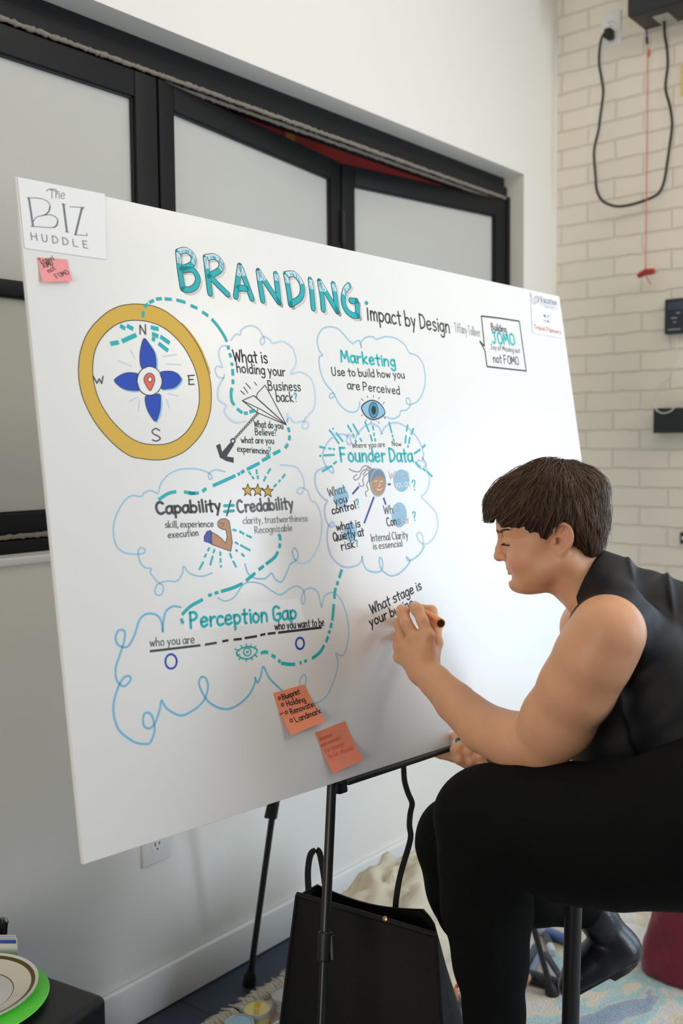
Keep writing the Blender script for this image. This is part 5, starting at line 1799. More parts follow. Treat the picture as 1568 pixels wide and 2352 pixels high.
# lips
hd.c((1169, 1300, 0), (1176, 1303, 14), 4.5, 4.5, k=6)
for s in (1, -1):
    hd.c((1169.5, 1306, 0), (1179, 1309, 14 * s), 4.8, 4.2, k=4)
    hd.c((1179, 1309, 14 * s), (1189, 1312.5, 23 * s), 4.2, 2.2, k=4)
    hd.c((1172.5, 1317.5, 0), (1180, 1317, 12 * s), 5.4, 4.8, k=4)
    hd.c((1180, 1317, 12 * s), (1189, 1313.5, 22 * s), 4.8, 2.2, k=4)
    hd.c((1166, 1312, 3 * s), (1178, 1312.6, 15 * s), 1.3, 1.1, k=2.5, op='s')
    hd.c((1178, 1312.6, 15 * s), (1190, 1313.5, 25 * s), 1.1, 1.0, k=2.5, op='s')
hd.c((1174, 1328, -8), (1174, 1328, 8), 4.5, 4.5, k=10, op='s')
# eyes: socket, lids closed over a downcast eyeball
EYE_C, EYE_R = (1174, 1243), 15.5
LID = [(1157.5, 1249, 30), (1159, 1249.5, 38.5), (1162, 1250.5, 43.5), (1167, 1251.5, 47.5), (1173, 1251.5, 49.5), (1180, 1250, 48.5), (1186, 1247, 44.5)]
CREASE = [(1159, 1238, 41), (1167, 1233, 46.5), (1177, 1231.5, 47.5), (1187, 1235, 44)]
for s in (1, -1):
    hd.e((1160, 1241, 33 * s), (17, 13, 17), k=14, op='s')
    hd.e((1187, 1256, 36 * s), (16, 17, 20), k=12)
    hd.e((EYE_C[0], EYE_C[1], 34 * s), (17.2, 16.2, 17.2), k=9)       # lids
    for ln_, w_ in ((LID, 2.5), (CREASE, 1.5)):
        for a_, b_ in zip(ln_[:-1], ln_[1:]):
            hd.c((a_[0], a_[1], a_[2] * s), (b_[0], b_[1], b_[2] * s), w_, w_, k=1.5, op='s')
# ears
for s in (1, -1):
    hd.e((1284, 1238, 78 * s), (19, 30, 10), k=8, rot=12)
    rim = [(1275, 1233, 82), (1273, 1219, 87), (1280, 1207, 91), (1293, 1203, 94), (1304, 1210, 96), (1310, 1225, 96), (1309, 1242, 94), (1302, 1256, 90), (1293, 1265, 86)]
    rim = [tuple(q_) for q_ in spline(rim, 3)]
    for a_, b_ in zip(rim[:-1], rim[1:]):
        hd.c((a_[0], a_[1], a_[2] * s), (b_[0], b_[1], b_[2] * s), 4.2, 4.2, k=1.5)
    hd.e((1287, 1266, 84 * s), (9.5, 9, 6), k=6)
    hd.e((1297, 1234, 90 * s), (12, 24, 5), k=5, rot=10)
    hd.e((1291, 1224, 99 * s), (11, 12, 8), k=4, op='s', rot=12)
    hd.e((1284, 1243, 98 * s), (9, 12, 11), k=4, op='s', rot=10)
    hd.e((1280, 1241, 86 * s), (5, 8, 11), k=2, op='s')
    al = [tuple(q_) for q_ in spline([(1299, 1214, 92), (1301, 1232, 92), (1298, 1247, 91), (1289, 1256, 89)], 3)]
    for a_, b_ in zip(al[:-1], al[1:]):
        hd.c((a_[0], a_[1], a_[2] * s), (b_[0], b_[1], b_[2] * s), 3.2, 3.2, k=2)
    hd.e((1273, 1242, 87 * s), (4.5, 7.5, 5), k=4)
# neck
limb(body, [(1312, 1285, 1.70, 66), (1342, 1335, 1.70, 64), (1402, 1400, 1.71, 70)], 0.024)
limb(body, [(1300, 1282, 1.66, 30), (1335, 1385, 1.67, 26), (1352, 1415, 1.685, 24)], 0.02)       # neck muscle
# torso core (inside the clothes)
limb(body, [(1400, 1404, 1.67, 46), (1470, 1490, 1.65, 66)], 0.03)
limb(body, [(1480, 1490, 1.65, 62), (1470, 1480, 1.80, 66)], 0.03)
limb(body, [(1500, 1506, 1.71, 76), (1570, 1650, 1.70, 80), (1630, 1810, 1.69, 84)], 0.03)
limb(body, [(1630, 1830, 1.60, 70), (1400, 1912, 1.60, 70), (1150, 1890, 1.665, 62), (1120, 2090, 1.676, 48), (1140, 2560, 1.69, 36), (1141, 2730, 1.69, 34)], 0.03)
limb(body, [(1630, 1830, 1.76, 70), (1300, 1880, 1.88, 66), (1066, 1950, 1.962, 54), (1220, 2058, 2.02, 36), (1345, 2085, 2.062, 28)], 0.03)
# near arm: shoulder, elbow resting on the thigh, forearm reaching the board
ARM = [(1392, 1452, 1.530, 80), (1362, 1510, 1.548, 84), (1325, 1580, 1.575, 83), (1280, 1655, 1.615, 80), (1247, 1700, 1.640, 71)]
limb(body, ARM, 0.02)
limb(body, [(1428, 1446, 1.61, 58), (1398, 1452, 1.545, 72)], 0.03)
FORE = [(1240, 1703, 1.648, 70), (1180, 1702, 1.675, 66), (1110, 1672, 1.725, 57), (1045, 1613, 1.785, 46), (1000, 1566, 1.825, 37), (974, 1540, 1.846, 35)]
limb(body, FORE, 0.006)
# writing hand
wr = J(972, 1540, 1.848, 34)
MCP = {'index': (982, 1458, 1.846, 14.5), 'middle': (952, 1464, 1.852, 15), 'ring': (928, 1482, 1.866, 14), 'little': (918, 1508, 1.884, 12.5)}
for f_, j in MCP.items():
    q = J(*j)
    body.cone(wr[0], q[0], wr[1] * (0.72 if f_ in ('index', 'middle') else 0.62), q[1] * 1.08, 0.018)
body.cone(J(968, 1500, 1.853, 30)[0], J(948, 1500, 1.865, 30)[0], J(0, 0, 1.853, 26)[1], J(0, 0, 1.865, 24)[1], 0.02)
FING = {'index': [(982, 1458, 1.846, 14.5), (969, 1424, 1.852, 13.4), (958, 1400, 1.864, 13.6), (953, 1393, 1.900, 11.6), (957, 1394, 1.938, 9.6)],
        'middle': [(952, 1464, 1.852, 15), (932, 1430, 1.860, 13.4), (924, 1406, 1.874, 13.4), (922, 1400, 1.912, 11.6), (932, 1402, 1.946, 10)],
        'ring': [(928, 1482, 1.866, 14), (920, 1452, 1.884, 12.6), (916, 1432, 1.902, 12), (921, 1426, 1.934, 10.8), (932, 1430, 1.958, 9.4)],
        'little': [(918, 1508, 1.884, 12.5), (913, 1484, 1.902, 11), (912, 1466, 1.920, 10.4), (918, 1460, 1.946, 9.4), (928, 1462, 1.966, 8.4)]}
for f_, js in FING.items():
    P = [J(*j) for j in js]
    for i in range(len(P) - 1):
        body.cone(P[i][0], P[i + 1][0], P[i][1], P[i + 1][1], 0.0035)
    body.ell(P[2][0], P[2][1] * 1.06, None, 0.004)
TH = [(990, 1516, 1.856, 20), (1001, 1476, 1.884, 14.5), (1001, 1442, 1.918, 12.5), (990, 1404, 1.950, 12.5), (970, 1397, 1.962, 9.5)]
P = [J(*j) for j in TH]
for i in range(len(P) - 1):
    body.cone(P[i][0], P[i + 1][0], P[i][1], P[i + 1][1], 0.008)
for j in MCP.values():
    q = J(j[0] - 1, j[1] + 2, j[2] - 0.002, j[3] * 0.95)
    body.ell(q[0], q[1], None, 0.008)
# far arm and the hand under the board's lower edge
limb(body, [(1420, 1440, 1.84, 62), (1352, 1440, 1.90, 60), (1338, 1560, 1.96, 52), (1300, 1690, 2.00, 44)], 0.02)
limb(body, [(1300, 1690, 2.00, 42), (1210, 1728, 2.01, 33), (1130, 1738, 2.005, 26)], 0.016)
limb(body, [(1130, 1738, 2.005, 25), (1098, 1734, 2.01, 26)], 0.012)
for js in ([(1098, 1722, 2.010, 14), (1062, 1712, 1.995, 13.5), (1047, 1722, 1.985, 13.5), (1054, 1744, 1.980, 12), (1072, 1757, 1.985, 10.5)],
           [(1108, 1732, 2.000, 14), (1088, 1721, 1.980, 13.5), (1076, 1727, 1.970, 13.5), (1081, 1748, 1.966, 12), (1096, 1760, 1.972, 10.5)],
           [(1120, 1740, 1.99, 13), (1110, 1730, 1.966, 12.5), (1102, 1738, 1.958, 12.5), (1107, 1754, 1.956, 11), (1118, 1762, 1.964, 9.5)],
           [(1108, 1746, 2.03, 14), (1076, 1746, 2.050, 13), (1042, 1740, 2.064, 11), (1012, 1734, 2.074, 9), (994, 1731, 2.080, 7)]):
    P = [J(*j) for j in js]
    for i in range(len(P) - 1):
        body.cone(P[i][0], P[i + 1][0], P[i][1], P[i + 1][1], 0.0035)
P = [J(*j) for j in ((1100, 1726, 2.020, 15), (1072, 1707, 2.022, 12), (1050, 1697, 2.020, 11), (1042, 1690, 2.022, 9))]
for i in range(len(P) - 1):
    body.cone(P[i][0], P[i + 1][0], P[i][1], P[i + 1][1], 0.005)

lo = np.array([1.0, 0.2, 0.55])
ends = np.array([p[4] for p in body.pr if p[4] is not None])
rads = np.array([p[5] for p in body.pr if p[4] is not None])
me = body.mesh('body', (ends - rads[:, None]).min(0) - 0.01, (ends + rads[:, None]).max(0) + 0.01, 0.0019)

# skin tints: lips, ear and cheek are redder by nature
V = np.empty(len(me.vertices) * 3)
me.vertices.foreach_get('co', V)
V = V.reshape(-1, 3)
Q = to_head(V)
base_c, lip_c, red_c, brow_c = [np.array(srgb(*c)) for c in ((220, 164, 126), (186, 112, 104), (216, 140, 116), (168, 124, 98))]
colr = np.tile(base_c, (len(V), 1))


def blob(c, r, col, amt):
    d_ = np.linalg.norm((Q - np.array(c)) / np.array(r), axis=1)
    a_ = (np.clip(1 - d_, 0, 1) ** 0.7 * amt)[:, None]
    global colr
    colr = colr * (1 - a_) + col * a_


inhead = np.abs(Q[:, 2]) < 130
for s in (1, -1):
    blob((1198, 1288, 58 * s), (40, 32, 40), red_c, 0.45)
    blob((1292, 1232, 92 * s), (26, 38, 22), red_c, 0.5)
    blob((1177, 1306, 8 * s), (15, 5.5, 18), lip_c, 0.85)
    blob((1179, 1318, 8 * s), (15, 6.5, 17), lip_c, 0.9)
blob((1148, 1280, 0), (18, 14, 18), red_c, 0.4)
ca_ = me.color_attributes.new('tint', 'FLOAT_COLOR', 'POINT')
ca_.data.foreach_set('color', np.c_[colr, np.ones(len(V))].ravel())

m_skin = bpy.data.materials.new('skin')
m_skin.use_nodes = True
nt = m_skin.node_tree
bs = nt.nodes['Principled BSDF']
bs.inputs['Roughness'].default_value = 0.46
bs.inputs['Specular IOR Level'].default_value = 0.4
bs.inputs['Subsurface Weight'].default_value = 0.18
bs.inputs['Subsurface Radius'].default_value = (1.0, 0.35, 0.2)
bs.inputs['Subsurface Scale'].default_value = 0.010
va = nt.nodes.new('ShaderNodeVertexColor')
va.layer_name = 'tint'
tc = nt.nodes.new('ShaderNodeTexCoord')
nz = nt.nodes.new('ShaderNodeTexNoise')
nz.inputs['Scale'].default_value = 28
nz.inputs['Detail'].default_value = 5
rp = nt.nodes.new('ShaderNodeMapRange')
rp.inputs['To Min'].default_value = 0.90
rp.inputs['To Max'].default_value = 1.10
vm = nt.nodes.new('ShaderNodeVectorMath')
vm.operation = 'SCALE'
nb_ = nt.nodes.new('ShaderNodeTexNoise')
nb_.inputs['Scale'].default_value = 700
bp = nt.nodes.new('ShaderNodeBump')
bp.inputs['Strength'].default_value = 0.12
bp.inputs['Distance'].default_value = 0.001
L = nt.links.new
L(tc.outputs['Object'], nz.inputs['Vector'])
L(nz.outputs['Fac'], rp.inputs['Value'])
L(va.outputs['Color'], vm.inputs[0])
L(rp.outputs['Result'], vm.inputs['Scale'])
L(vm.outputs['Vector'], bs.inputs['Base Color'])
L(tc.outputs['Object'], nb_.inputs['Vector'])
L(nb_.outputs['Fac'], bp.inputs['Height'])
L(bp.outputs['Normal'], bs.inputs['Normal'])
person = empty('person', at(1640, 1960, 1.70) * np.array([1, 1, 0]), 'person with short brown hair in black sleeveless top, seated and writing on the white board', 'person')
link('body', me, m_skin, person)

# ---- clothes
m_top = mat('black_jersey', srgb(15, 17, 22), 0.55, spec=0.32, bump=0.25, bscale=900)
m_trs = mat('black_trousers', srgb(10, 11, 12), 0.85, spec=0.15, bump=0.25, bscale=700)


def plane_side(p0, p1, keep_right=True):
    """half space whose edge runs through two pixels (at the body's depth) along the view direction"""
    a_, b_ = at(*p0, 1.66), at(*p1, 1.66)
    n_ = np.cross(b_ - a_, ray((p0[0] + p1[0]) / 2, (p0[1] + p1[1]) / 2))
    n_ /= np.linalg.norm(n_)
    c_ = at(1568, 1600, 1.66)
    if (c_ - a_) @ n_ < 0:
        n_ = -n_
    return lambda P: -((P - a_) @ n_)


def pix(P):
    c_ = (P - EYE) @ RC
    z = np.maximum(-c_[:, 2], 0.2)
    return np.c_[IMG_W / 2 + FPX * c_[:, 0] / z, IMG_H / 2 - FPX * c_[:, 1] / z, z]


top = Sdf()
limb(top, [(1345, 1332, 1.70, 73), (1412, 1392, 1.70, 84)], 0.02)
limb(top, [(1378, 1345, 1.685, 66), (1420, 1420, 1.585, 62), (1404, 1440, 1.560, 70)], 0.03)
limb(top, [(1410, 1500, 1.74, 74), (1440, 1620, 1.74, 112), (1455, 1760, 1.73, 142)], 0.04)                               # collar
limb(top, [(1410, 1362, 1.70, 74), (1500, 1424, 1.70, 98), (1590, 1478, 1.69, 108), (1640, 1600, 1.69, 122)], 0.03)
limb(top, [(1500, 1500, 1.70, 100), (1580, 1650, 1.69, 124), (1640, 1820, 1.68, 142)], 0.04)      # upper back
limb(top, [(1432, 1446, 1.590, 74), (1384, 1450, 1.560, 81)], 0.02)                              # near shoulder
limb(top, [(1430, 1436, 1.82, 70), (1385, 1440, 1.87, 70)], 0.03)                               # far shoulder
limb(top, [(1490, 1500, 1.61, 92), (1560, 1630, 1.59, 110), (1625, 1800, 1.58, 130)], 0.03)
limb(top, [(1480, 1500, 1.80, 86), (1550, 1630, 1.80, 106), (1620, 1800, 1.80, 126)], 0.03)
armc = at(1386, 1478, 1.55)
arm_ax = at(1386, 1478, 1.75) - armc
arm_ax /= np.linalg.norm(arm_ax)


def near_armhole(P):
    q = pix(P)
    a_ = math.radians(20)
    du, dv = q[:, 0] - 1386, q[:, 1] - 1486
    x_ = (du * math.cos(a_) + dv * math.sin(a_)) / 84
    y_ = (-du * math.sin(a_) + dv * math.cos(a_)) / 112
    rr = (np.hypot(x_, y_) - 1) * 84 * 1.55 / FPX
    return np.maximum(rr, (q[:, 2] - 1.655))


def far_armhole(P):
    return np.linalg.norm(P - at(1345, 1460, 1.93), axis=1) - 0.066


def wr_top(P):
    q = pix(P)
    f = 0.0012 * np.sin((q[:, 0] * 0.55 + q[:, 1] * 0.95) * 0.075 + 1.2 * np.sin(q[:, 0] * 0.021)) * np.clip((q[:, 0] - 1390) / 60, 0, 1)
    ridge = 0.006 * np.exp(-((q[:, 0] - 1535 - 0.16 * (q[:, 1] - 1330)) / 7) ** 2) * np.clip((1440 - q[:, 1]) / 60, 0, 1)
    ridge2 = 0.004 * np.exp(-((q[:, 0] - 1446 - 0.25 * (q[:, 1] - 1290)) / 6) ** 2) * np.clip((1340 - q[:, 1]) / 30, 0, 1)
    return f - ridge - ridge2


top.fn(wr_top, 'd')
top.fn(near_armhole, 's', 0.006)
top.fn(far_armhole, 's', 0.006)


def neck_cut(P):
    q = pix(P)
    xe = np.interp(q[:, 1], [1230, 1262, 1290, 1330, 1370, 1410, 1440, 1500], [1404, 1384, 1362, 1340, 1322, 1308, 1298, 1280])
    return (xe - q[:, 0]) * 1.66 / FPX * 0.85


top.fn(neck_cut, 'i')
ends = np.array([p[4] for p in top.pr if p[4] is not None])
rads = np.array([p[5] for p in top.pr if p[4] is not None])
me = top.mesh('sleeveless_top', (ends - rads[:, None]).min(0) - 0.02, (ends + rads[:, None]).max(0) + 0.02, 0.003)
link('sleeveless_top', me, m_top, person)

trs = Sdf()
limb(trs, [(1690, 1850, 1.46, 160), (1560, 1905, 1.50, 166), (1420, 1915, 1.555, 158), (1300, 1912, 1.60, 148), (1180, 1890, 1.645, 128), (1112, 1876, 1.668, 108)], 0.03)
limb(trs, [(1112, 1880, 1.668, 104), (1113, 1980, 1.672, 100), (1118, 2090, 1.676, 96), (1126, 2200, 1.680, 80), (1134, 2330, 1.685, 63), (1140, 2560, 1.69, 74), (1142, 2755, 1.69, 84)], 0.03)
limb(trs, [(1690, 1860, 1.76, 150), (1400, 1880, 1.86, 120), (1150, 1900, 1.93, 104), (1058, 1930, 1.96, 98)], 0.03)
limb(trs, [(1056, 1940, 1.962, 96), (1064, 2040, 1.962, 78), (1068, 2104, 1.962, 60)], 0.03)
limb(trs, [(1080, 2050, 1.97, 62), (1220, 2060, 2.02, 58), (1335, 2078, 2.06, 52)], 0.03)
limb(trs, [(1640, 1850, 1.50, 150), (1640, 1850, 1.78, 146)], 0.04)


def wr_trs(P):
    q = pix(P)
    return 0.0035 * np.sin((q[:, 0] * 0.75 - q[:, 1] * 0.9) * 0.028 + 2.4 * np.sin(q[:, 0] * 0.012)) * np.exp(-((q[:, 0] - 1160) / 130) ** 2 - ((q[:, 1] - 1960) / 120) ** 2) + 0.0008 * np.sin(q[:, 1] * 0.031 + 3 * np.sin(q[:, 0] * 0.017))


trs.fn(wr_trs, 'd')
zf = 0.05
trs.fn(lambda P: zf - P[:, 2], 'i')
ends = np.array([p[4] for p in trs.pr if p[4] is not None])
rads = np.array([p[5] for p in trs.pr if p[4] is not None])
l_, h_ = (ends - rads[:, None]).min(0) - 0.02, (ends + rads[:, None]).max(0) + 0.02
me = trs.mesh('trousers', l_, h_, 0.004)
link('trousers', me, m_trs, person)

# boots
m_boot = mat('black_leather_boot', srgb(26, 30, 38), 0.30, spec=0.55, bump=0.15, bscale=300)
m_sole = mat('boot_sole', srgb(20, 21, 23), 0.6)
bt = Sdf()
limb(bt, [(1342, 2050, 2.060, 44), (1370, 2104, 2.066, 41), (1420, 2182, 2.072, 48)], 0.02)
limb(bt, [(1420, 2182, 2.072, 47), (1370, 2216, 2.065, 50), (1332, 2244, 2.055, 40), (1306, 2268, 2.05, 24)], 0.02)


def lower_cut(P):
    q = pix(P)
    ye = np.interp(q[:, 0], [1250, 1322, 1404, 1470], [2318, 2284, 2240, 2208])
    return (q[:, 1] - ye) * 2.06 / FPX


bt.fn(lower_cut, 'i')
ends = np.array([p[4] for p in bt.pr if p[4] is not None])
rads = np.array([p[5] for p in bt.pr if p[4] is not None])
me = bt.mesh('boot', (ends - rads[:, None]).min(0) - 0.02, (ends + rads[:, None]).max(0) + 0.02, 0.003)
boot = link('boot', me, m_boot, person)
sl = Sdf()
limb(sl, [(1412, 2196, 2.070, 44), (1430, 2190, 2.074, 38)], 0.01)
limb(sl, [(1400, 2208, 2.068, 46), (1332, 2246, 2.055, 40), (1306, 2270, 2.05, 25)], 0.01)


def sole_band(P):
    q = pix(P)
    hi_ = np.interp(q[:, 0], [1250, 1322, 1404, 1470], [2318, 2284, 2240, 2208]) - 3
    lo_ = np.interp(q[:, 0], [1250, 1322, 1400, 1404, 1412, 1478], [2324, 2291, 2248, 2250, 2254, 2216])
    return np.maximum(hi_ - q[:, 1], q[:, 1] - lo_) * 2.06 / FPX


sl.fn(sole_band, 'i')
ends = np.array([p[4] for p in sl.pr if p[4] is not None])
rads = np.array([p[5] for p in sl.pr if p[4] is not None])
me = sl.mesh('sole', (ends - rads[:, None]).min(0) - 0.02, (ends + rads[:, None]).max(0) + 0.02, 0.002)
link('sole', me, m_sole, boot)
nb2 = Sdf()
fz = at(1140, 2700, 1.69)
toe_dir = np.array([-0.55, 0.83, 0.0])
toe_dir /= np.linalg.norm(toe_dir)
f0 = np.array([fz[0], fz[1], 0.0])
nb2.chain([f0 + EZ * 0.14, f0 + EZ * 0.07], [0.052, 0.05], 0.02)
nb2.chain([f0 - toe_dir * 0.04 + EZ * 0.05, f0 + toe_dir * 0.08 + EZ * 0.052, f0 + toe_dir * 0.19 + EZ * 0.042], [0.042, 0.046, 0.034], 0.02)
nb2.fn(lambda P: 0.0095 - P[:, 2], 'i')
me = nb2.mesh('boot', f0 - 0.3, f0 + 0.3, 0.004)
link('boot', me, m_boot, person)

# eyes: white, iris, lashes; eyebrows
m_eye = mat('eye_white', srgb(226, 220, 214), 0.2)
for s in (1, -1):
    c_ = hp(EYE_C[0], EYE_C[1], 34 * s)
    b = MB()
    bm = bmesh.new()
    bmesh.ops.create_uvsphere(bm, u_segments=28, v_segments=20, radius=EYE_R * HS)
    b.bm(bm, np.eye(3), c_)
    ob = b.build('eyeball', m_eye, person, smooth=True, angle=0)
    look = hp(1158, 1252, 34 * s) - c_
    look /= np.linalg.norm(look)
    b = MB()
    b.lathe([(0.0058, 0.0098), (0.004, 0.0113), (0.001, 0.0119)], c_, look, n=24)
    b.build('iris', mat('iris_brown', srgb(58, 42, 32), 0.2), ob, smooth=True)
m_lash = mat('lash', srgb(40, 28, 24), 0.6)
for s in (1, -1):
    b = MB()
    LP = spline(LID, 8)
    for k in range(30):
        a_ = LP[int(k / 29 * (len(LP) - 1))] + np.array([-0.3, -0.6, 0.6])
        t = k / 29
        out = np.array([-5.6 + 6.6 * t, 3.2 - 1.2 * t, 2.5 + 3.0 * t]) * random.uniform(0.8, 1.15)
        m1 = a_ + out * 0.55 + np.array([0, 0.9, 0])
        b.tube([hp(a_[0], a_[1], a_[2] * s), hp(m1[0], m1[1], m1[2] * s), hp(*((a_ + out) * np.array([1, 1, s])))], [0.00042, 0.00032, 0.0001], n=4)
    b.tube([hp(q_[0], q_[1] - 0.9, (q_[2] + 0.4) * s) for q_ in LP], 0.00055, n=5)
    b.build('eyelashes', m_lash, person, smooth=True, angle=0)
    b = MB()
    for k in range(90):
        t = random.random()
        a_ = np.array([1149 + 26 * t + random.uniform(-1, 1), 1217 - 4.5 * math.sin(t * 2.4) + random.uniform(-2.6, 2.6) * (1 - 0.5 * t), 14 + 42 * t])
        P = []
        for q_ in (0, 1):
            w_ = a_ + q_ * np.array([4.5, -1.2 + 2.6 * t, 5.5])
            P.append(hp(w_[0], w_[1], w_[2] * s))
        P = np.array(P)
        for _ in range(2):
            P = P - body.grad(P) * (body.ev(P) - 0.0006)[:, None]
        b.tube(list(P), [0.00035, 0.00012], n=4)
    b.build('eyebrow', mat('brow_hair', srgb(70, 50, 40), 0.7), person, smooth=True, angle=0)

# fingernails
m_nail = mat('fingernail', srgb(222, 176, 156), 0.25, spec=0.5)
# ---- hair: a soft cap plus individual locks that follow it
hair = Sdf()
hh = HeadSdf(hair)
hh.e((1272, 1160, 0), (118, 106, 106))
hh.e((1190, 1162, 0), (70, 70, 88), k=34)
hh.e((1160, 1178, 0), (44, 46, 66), k=24)
hh.e((1334, 1208, 0), (56, 74, 86), k=24)
hh.e((1346, 1250, 0), (31, 44, 62), k=16)
hh.e((1335, 1130, 0), (58, 52, 80), k=10)


def poly_sd(Pq, poly):
    """signed distance to a polygon in (u, v); negative inside"""
    V_ = np.array(poly, float)
    d2 = np.full(len(Pq), 1e9)
    s = np.ones(len(Pq))
    for i in range(len(V_)):
        a_, b_ = V_[i], V_[i - 1]
        e_ = b_ - a_
        w_ = Pq - a_
        t = np.clip((w_ @ e_) / (e_ @ e_), 0, 1)
        d2 = np.minimum(d2, ((w_ - t[:, None] * e_) ** 2).sum(1))
        c1, c2, c3 = Pq[:, 1] >= a_[1], Pq[:, 1] < b_[1], e_[0] * w_[:, 1] > e_[1] * w_[:, 0]
        s = np.where((c1 & c2 & c3) | (~c1 & ~c2 & ~c3), -s, s)
    return s * np.sqrt(d2)


FACE = [(1060, 1196), (1112, 1196), (1132, 1201), (1140, 1186), (1146, 1196), (1156, 1210), (1180, 1221), (1214, 1226), (1236, 1224), (1242, 1246), (1250, 1252), (1256, 1238), (1266, 1224), (1276, 1208), (1292, 1200), (1306, 1206), (1312, 1226), (1312, 1250), (1319, 1272), (1330, 1292), (1340, 1300), (1350, 1420), (1060, 1420)]


def face_cut(P):
    return poly_sd(to_head(P)[:, :2], FACE) * HS


def lock_bump(P):
    q = to_head(P)
    a_ = np.arctan2(q[:, 1] - 1066, q[:, 0] - 1292)
    return (0.0008 * np.sin(a_ * 34 + 1.5 * np.sin(q[:, 2] * 0.05)) + 0.0006 * np.sin(a_ * 83 + q[:, 2] * 0.11)) * np.clip(np.hypot(q[:, 0] - 1292, q[:, 1] - 1066) / 60, 0, 1)


hair.fn(face_cut, 's', 0.004)
hair.fn(lock_bump, 'd')
ends = np.array([p[4] for p in hair.pr if p[4] is not None])
rads = np.array([p[5] for p in hair.pr if p[4] is not None])
me = hair.mesh('hair', (ends - rads[:, None]).min(0) - 0.01, (ends + rads[:, None]).max(0) + 0.01, 0.002)
m_hair = bpy.data.materials.new('brown_hair')
m_hair.use_nodes = True
nt = m_hair.node_tree
bs = nt.nodes['Principled BSDF']
bs.inputs['Roughness'].default_value = 0.42
bs.inputs['Specular IOR Level'].default_value = 0.45
va = nt.nodes.new('ShaderNodeVertexColor')
va.layer_name = 'tint'
nt.links.new(va.outputs['Color'], bs.inputs['Base Color'])
V = np.empty(len(me.vertices) * 3)
me.vertices.foreach_get('co', V)
V = V.reshape(-1, 3)
m_under = mat('hair_underlayer', srgb(44, 32, 26), 0.75, spec=0.2)
ho = link('hair', me, m_under, person)

# locks
CROWN = hp(1292, 1060, 10)
N_L, N_S = 7500, 12
pick = V[RNG.integers(0, len(V), N_L * 3)]
q = to_head(pick)
fc = face_cut(pick)
ok = (fc > 0.0015) & (body.ev(pick) > -0.004)
pick = pick[ok][:N_L]
N_L = len(pick)
length = RNG.uniform(0.022, 0.055, N_L)
wid = RNG.uniform(0.00025, 0.0006, N_L)
lift = RNG.uniform(-0.0005, 0.0022, N_L)
stray = RNG.random(N_L) < 0.09
nearc = np.linalg.norm(pick - CROWN, axis=1) < 0.030
lift[nearc] += RNG.uniform(0, 0.0035, nearc.sum())
lift[stray] += RNG.uniform(0.001, 0.0055, stray.sum())
jit = RNG.normal(0, 0.20, (N_L, 3))
P = pick.copy()
path = [P.copy()]
for step in range(N_S):
    g = hair.grad(P, 0.004)
    fl = P - CROWN
    dist = np.linalg.norm(fl, axis=1)[:, None]
    fl = fl / (dist + 1e-6) + hv * 0.55 * np.clip(dist / 0.08, 0, 1) + jit
    # the front is combed towards the forehead, the back towards the nape
    qq = to_head(P)
    fl = fl + np.where((qq[:, 0] < 1230)[:, None], -hu * 0.20, hu * 0.05)
    fl = fl - g * (fl * g).sum(1)[:, None]
    fl /= np.linalg.norm(fl, axis=1)[:, None] + 1e-9
    P = P + fl * (length / N_S)[:, None]
    d_ = hair.ev(P)
    fcut = face_cut(P)
    free = fcut < 0.004
    corr = g * (d_ - lift)[:, None]
    P = np.where(free[:, None], P, P - np.clip(corr, -0.004, 0.004))
    path.append(P.copy())
path = np.array(path)                                                  # step, lock, xyz
for _ in range(5):
    path[1:-1] = 0.25 * path[:-2] + 0.5 * path[1:-1] + 0.25 * path[2:]
dd_ = body.ev(path[-1])
ok = (dd_ > 0.0005) & (face_cut(path[-1]) > np.where(to_head(path[-1])[:, 0] < 1160, -0.0030, -0.0065))
path, wid = path[:, ok], wid[ok]
nl = path.shape[1]
T = np.gradient(path, axis=0)
T /= np.linalg.norm(T, axis=2, keepdims=True) + 1e-9
ref = hair.grad(path.reshape(-1, 3), 0.004).reshape(path.shape)
S1 = np.cross(T, ref)
S1 /= np.linalg.norm(S1, axis=2, keepdims=True) + 1e-9
S2 = np.cross(T, S1)
tp = np.sin(np.linspace(0.25, math.pi * 0.985, N_S + 1))[:, None, None] ** 0.7
W3 = wid[None, :, None] * tp
ringv = np.stack([path + S1 * W3, path - S1 * W3 * 0.5 + S2 * W3 * 0.8, path - S1 * W3 * 0.5 - S2 * W3 * 0.8], 2)   # step, lock, 3, xyz
ringv = ringv.transpose(1, 0, 2, 3)
ns = N_S + 1
vv = ringv.reshape(-1, 3)
base = (np.arange(nl) * ns * 3)[:, None, None] + (np.arange(ns - 1) * 3)[None, :, None]
kk = np.arange(3)[None, None, :]
F = np.stack([base + kk, base + (kk + 1) % 3, base + 3 + (kk + 1) % 3, base + 3 + kk], -1).reshape(-1, 4)
me = bpy.data.meshes.new('hair_locks')
me.vertices.add(len(vv))
me.vertices.foreach_set('co', vv.ravel())
me.loops.add(len(F) * 4)
me.loops.foreach_set('vertex_index', F.ravel())
me.polygons.add(len(F))
me.polygons.foreach_set('loop_start', np.arange(0, len(F) * 4, 4))
me.polygons.foreach_set('use_smooth', np.ones(len(F), bool))
me.update(calc_edges=True)
c0_, c1_ = np.array(srgb(54, 40, 32)), np.array(srgb(138, 106, 82))
mixv = np.clip(RNG.beta(1.5, 2.6, nl), 0, 1)[:, None]
lc = c0_ * (1 - mixv) + c1_ * mixv
ca_ = me.color_attributes.new('tint', 'FLOAT_COLOR', 'POINT')
ca_.data.foreach_set('color', np.c_[np.repeat(lc, ns * 3, 0), np.ones(len(vv))].ravel())
lk = link('hair_locks', me, m_hair, ho)
lk['kind'] = 'stuff'

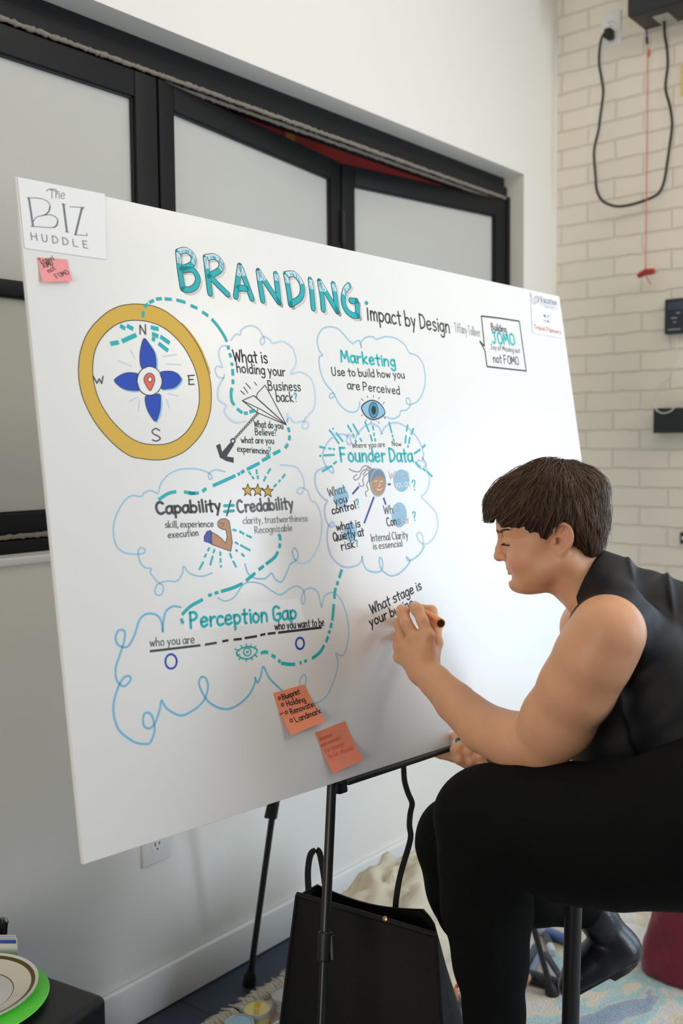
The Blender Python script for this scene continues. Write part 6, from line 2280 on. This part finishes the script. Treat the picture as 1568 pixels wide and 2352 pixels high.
# ---- the orange marker in the writing hand, the capped marker in the other
tipp = bpt(*buv(952, 1394), 0.0008)
endp = at(1012, 1432, 1.850)
d_ = (endp - tipp) / np.linalg.norm(endp - tipp)
Lm = np.linalg.norm(endp - tipp)
pen = empty('marker', tipp, 'orange marker held in the writing hand, its black end towards the viewer', 'marker')
b = MB()
b.tube([tipp + d_ * 0.022, tipp + d_ * 0.024, tipp + d_ * (Lm - 0.004), tipp + d_ * (Lm - 0.0005)], [0.0078, 0.0086, 0.0092, 0.0088], n=24)
b.build('barrel', mat('orange_plastic', srgb(226, 130, 44), 0.35), pen, smooth=True)
b = MB()
b.tube([tipp + d_ * (Lm - 0.0012), tipp + d_ * Lm], [0.0070, 0.0066], n=24)
b.build('end_plug', m_blackp, pen, smooth=True)
b = MB()
b.tube([tipp + d_ * 0.001, tipp + d_ * 0.006, tipp + d_ * 0.010, tipp + d_ * 0.023], [0.0012, 0.0028, 0.0046, 0.0066], n=16)
b.build('nib', m_blackp, pen, smooth=True)
a_, e_ = at(1046, 1706, 2.008), at(1096, 1690, 1.975)
d_ = (e_ - a_) / np.linalg.norm(e_ - a_)
cp = empty('marker', a_, 'dark marker with a teal and white end held in the lower hand', 'marker')
b = MB()
b.tube([a_ + d_ * 0.012, a_ + d_ * 0.06], 0.0082, n=18)
b.build('barrel', m_blackp, cp, smooth=True)
b = MB()
b.tube([a_ + d_ * 0.005, a_ + d_ * 0.012], [0.0084, 0.0086], n=18)
b.build('teal_band', mat('teal_plastic', srgb(28, 110, 130), 0.35), cp, smooth=True)
b = MB()
b.tube([a_, a_ + d_ * 0.005], [0.0078, 0.0084], n=18)
b.build('white_end', m_plas, cp, smooth=True)

# what sets a part apart from the rest of its thing
PART_LABEL = {'release_handle': 'red pull handle', 'release_cord': 'thin red hanging cord', 'power_cord': 'long looping black power cord', 'rating_label': 'silver label', 'wire': 'short yellow wire',
              'gold_band': 'dark gold rim band', 'gold_line': 'thin gold ring', 'bright_rim': 'glowing bright green edge', 'blue_band': 'blue printed stripe', 'label_stripe': 'coloured label stripe',
              'end_plug': 'round black end', 'nib': 'black writing tip', 'teal_band': 'teal ring', 'white_end': 'white end', 'snap_button': 'small brass snap', 'fringe': 'pale cotton fringe',
              'hair': 'short brown hair', 'sleeveless_top': 'black sleeveless top', 'trousers': 'loose black trousers', 'compass_drawing': 'compass drawn in gold, blue and teal', 'title_lettering': 'teal filled title letters',
              'speech_bubble_drawing': 'square speech bubble drawn in grey', 'plane_and_anchor_drawing': 'paper plane drawn with a chain and anchor', 'head_diagram_drawing': 'drawn head with blue lines and wiped blobs'}
for o_ in bpy.data.objects:
    if o_.parent and o_.name.split('.')[0] in PART_LABEL:
        o_['label'] = PART_LABEL[o_.name.split('.')[0]]
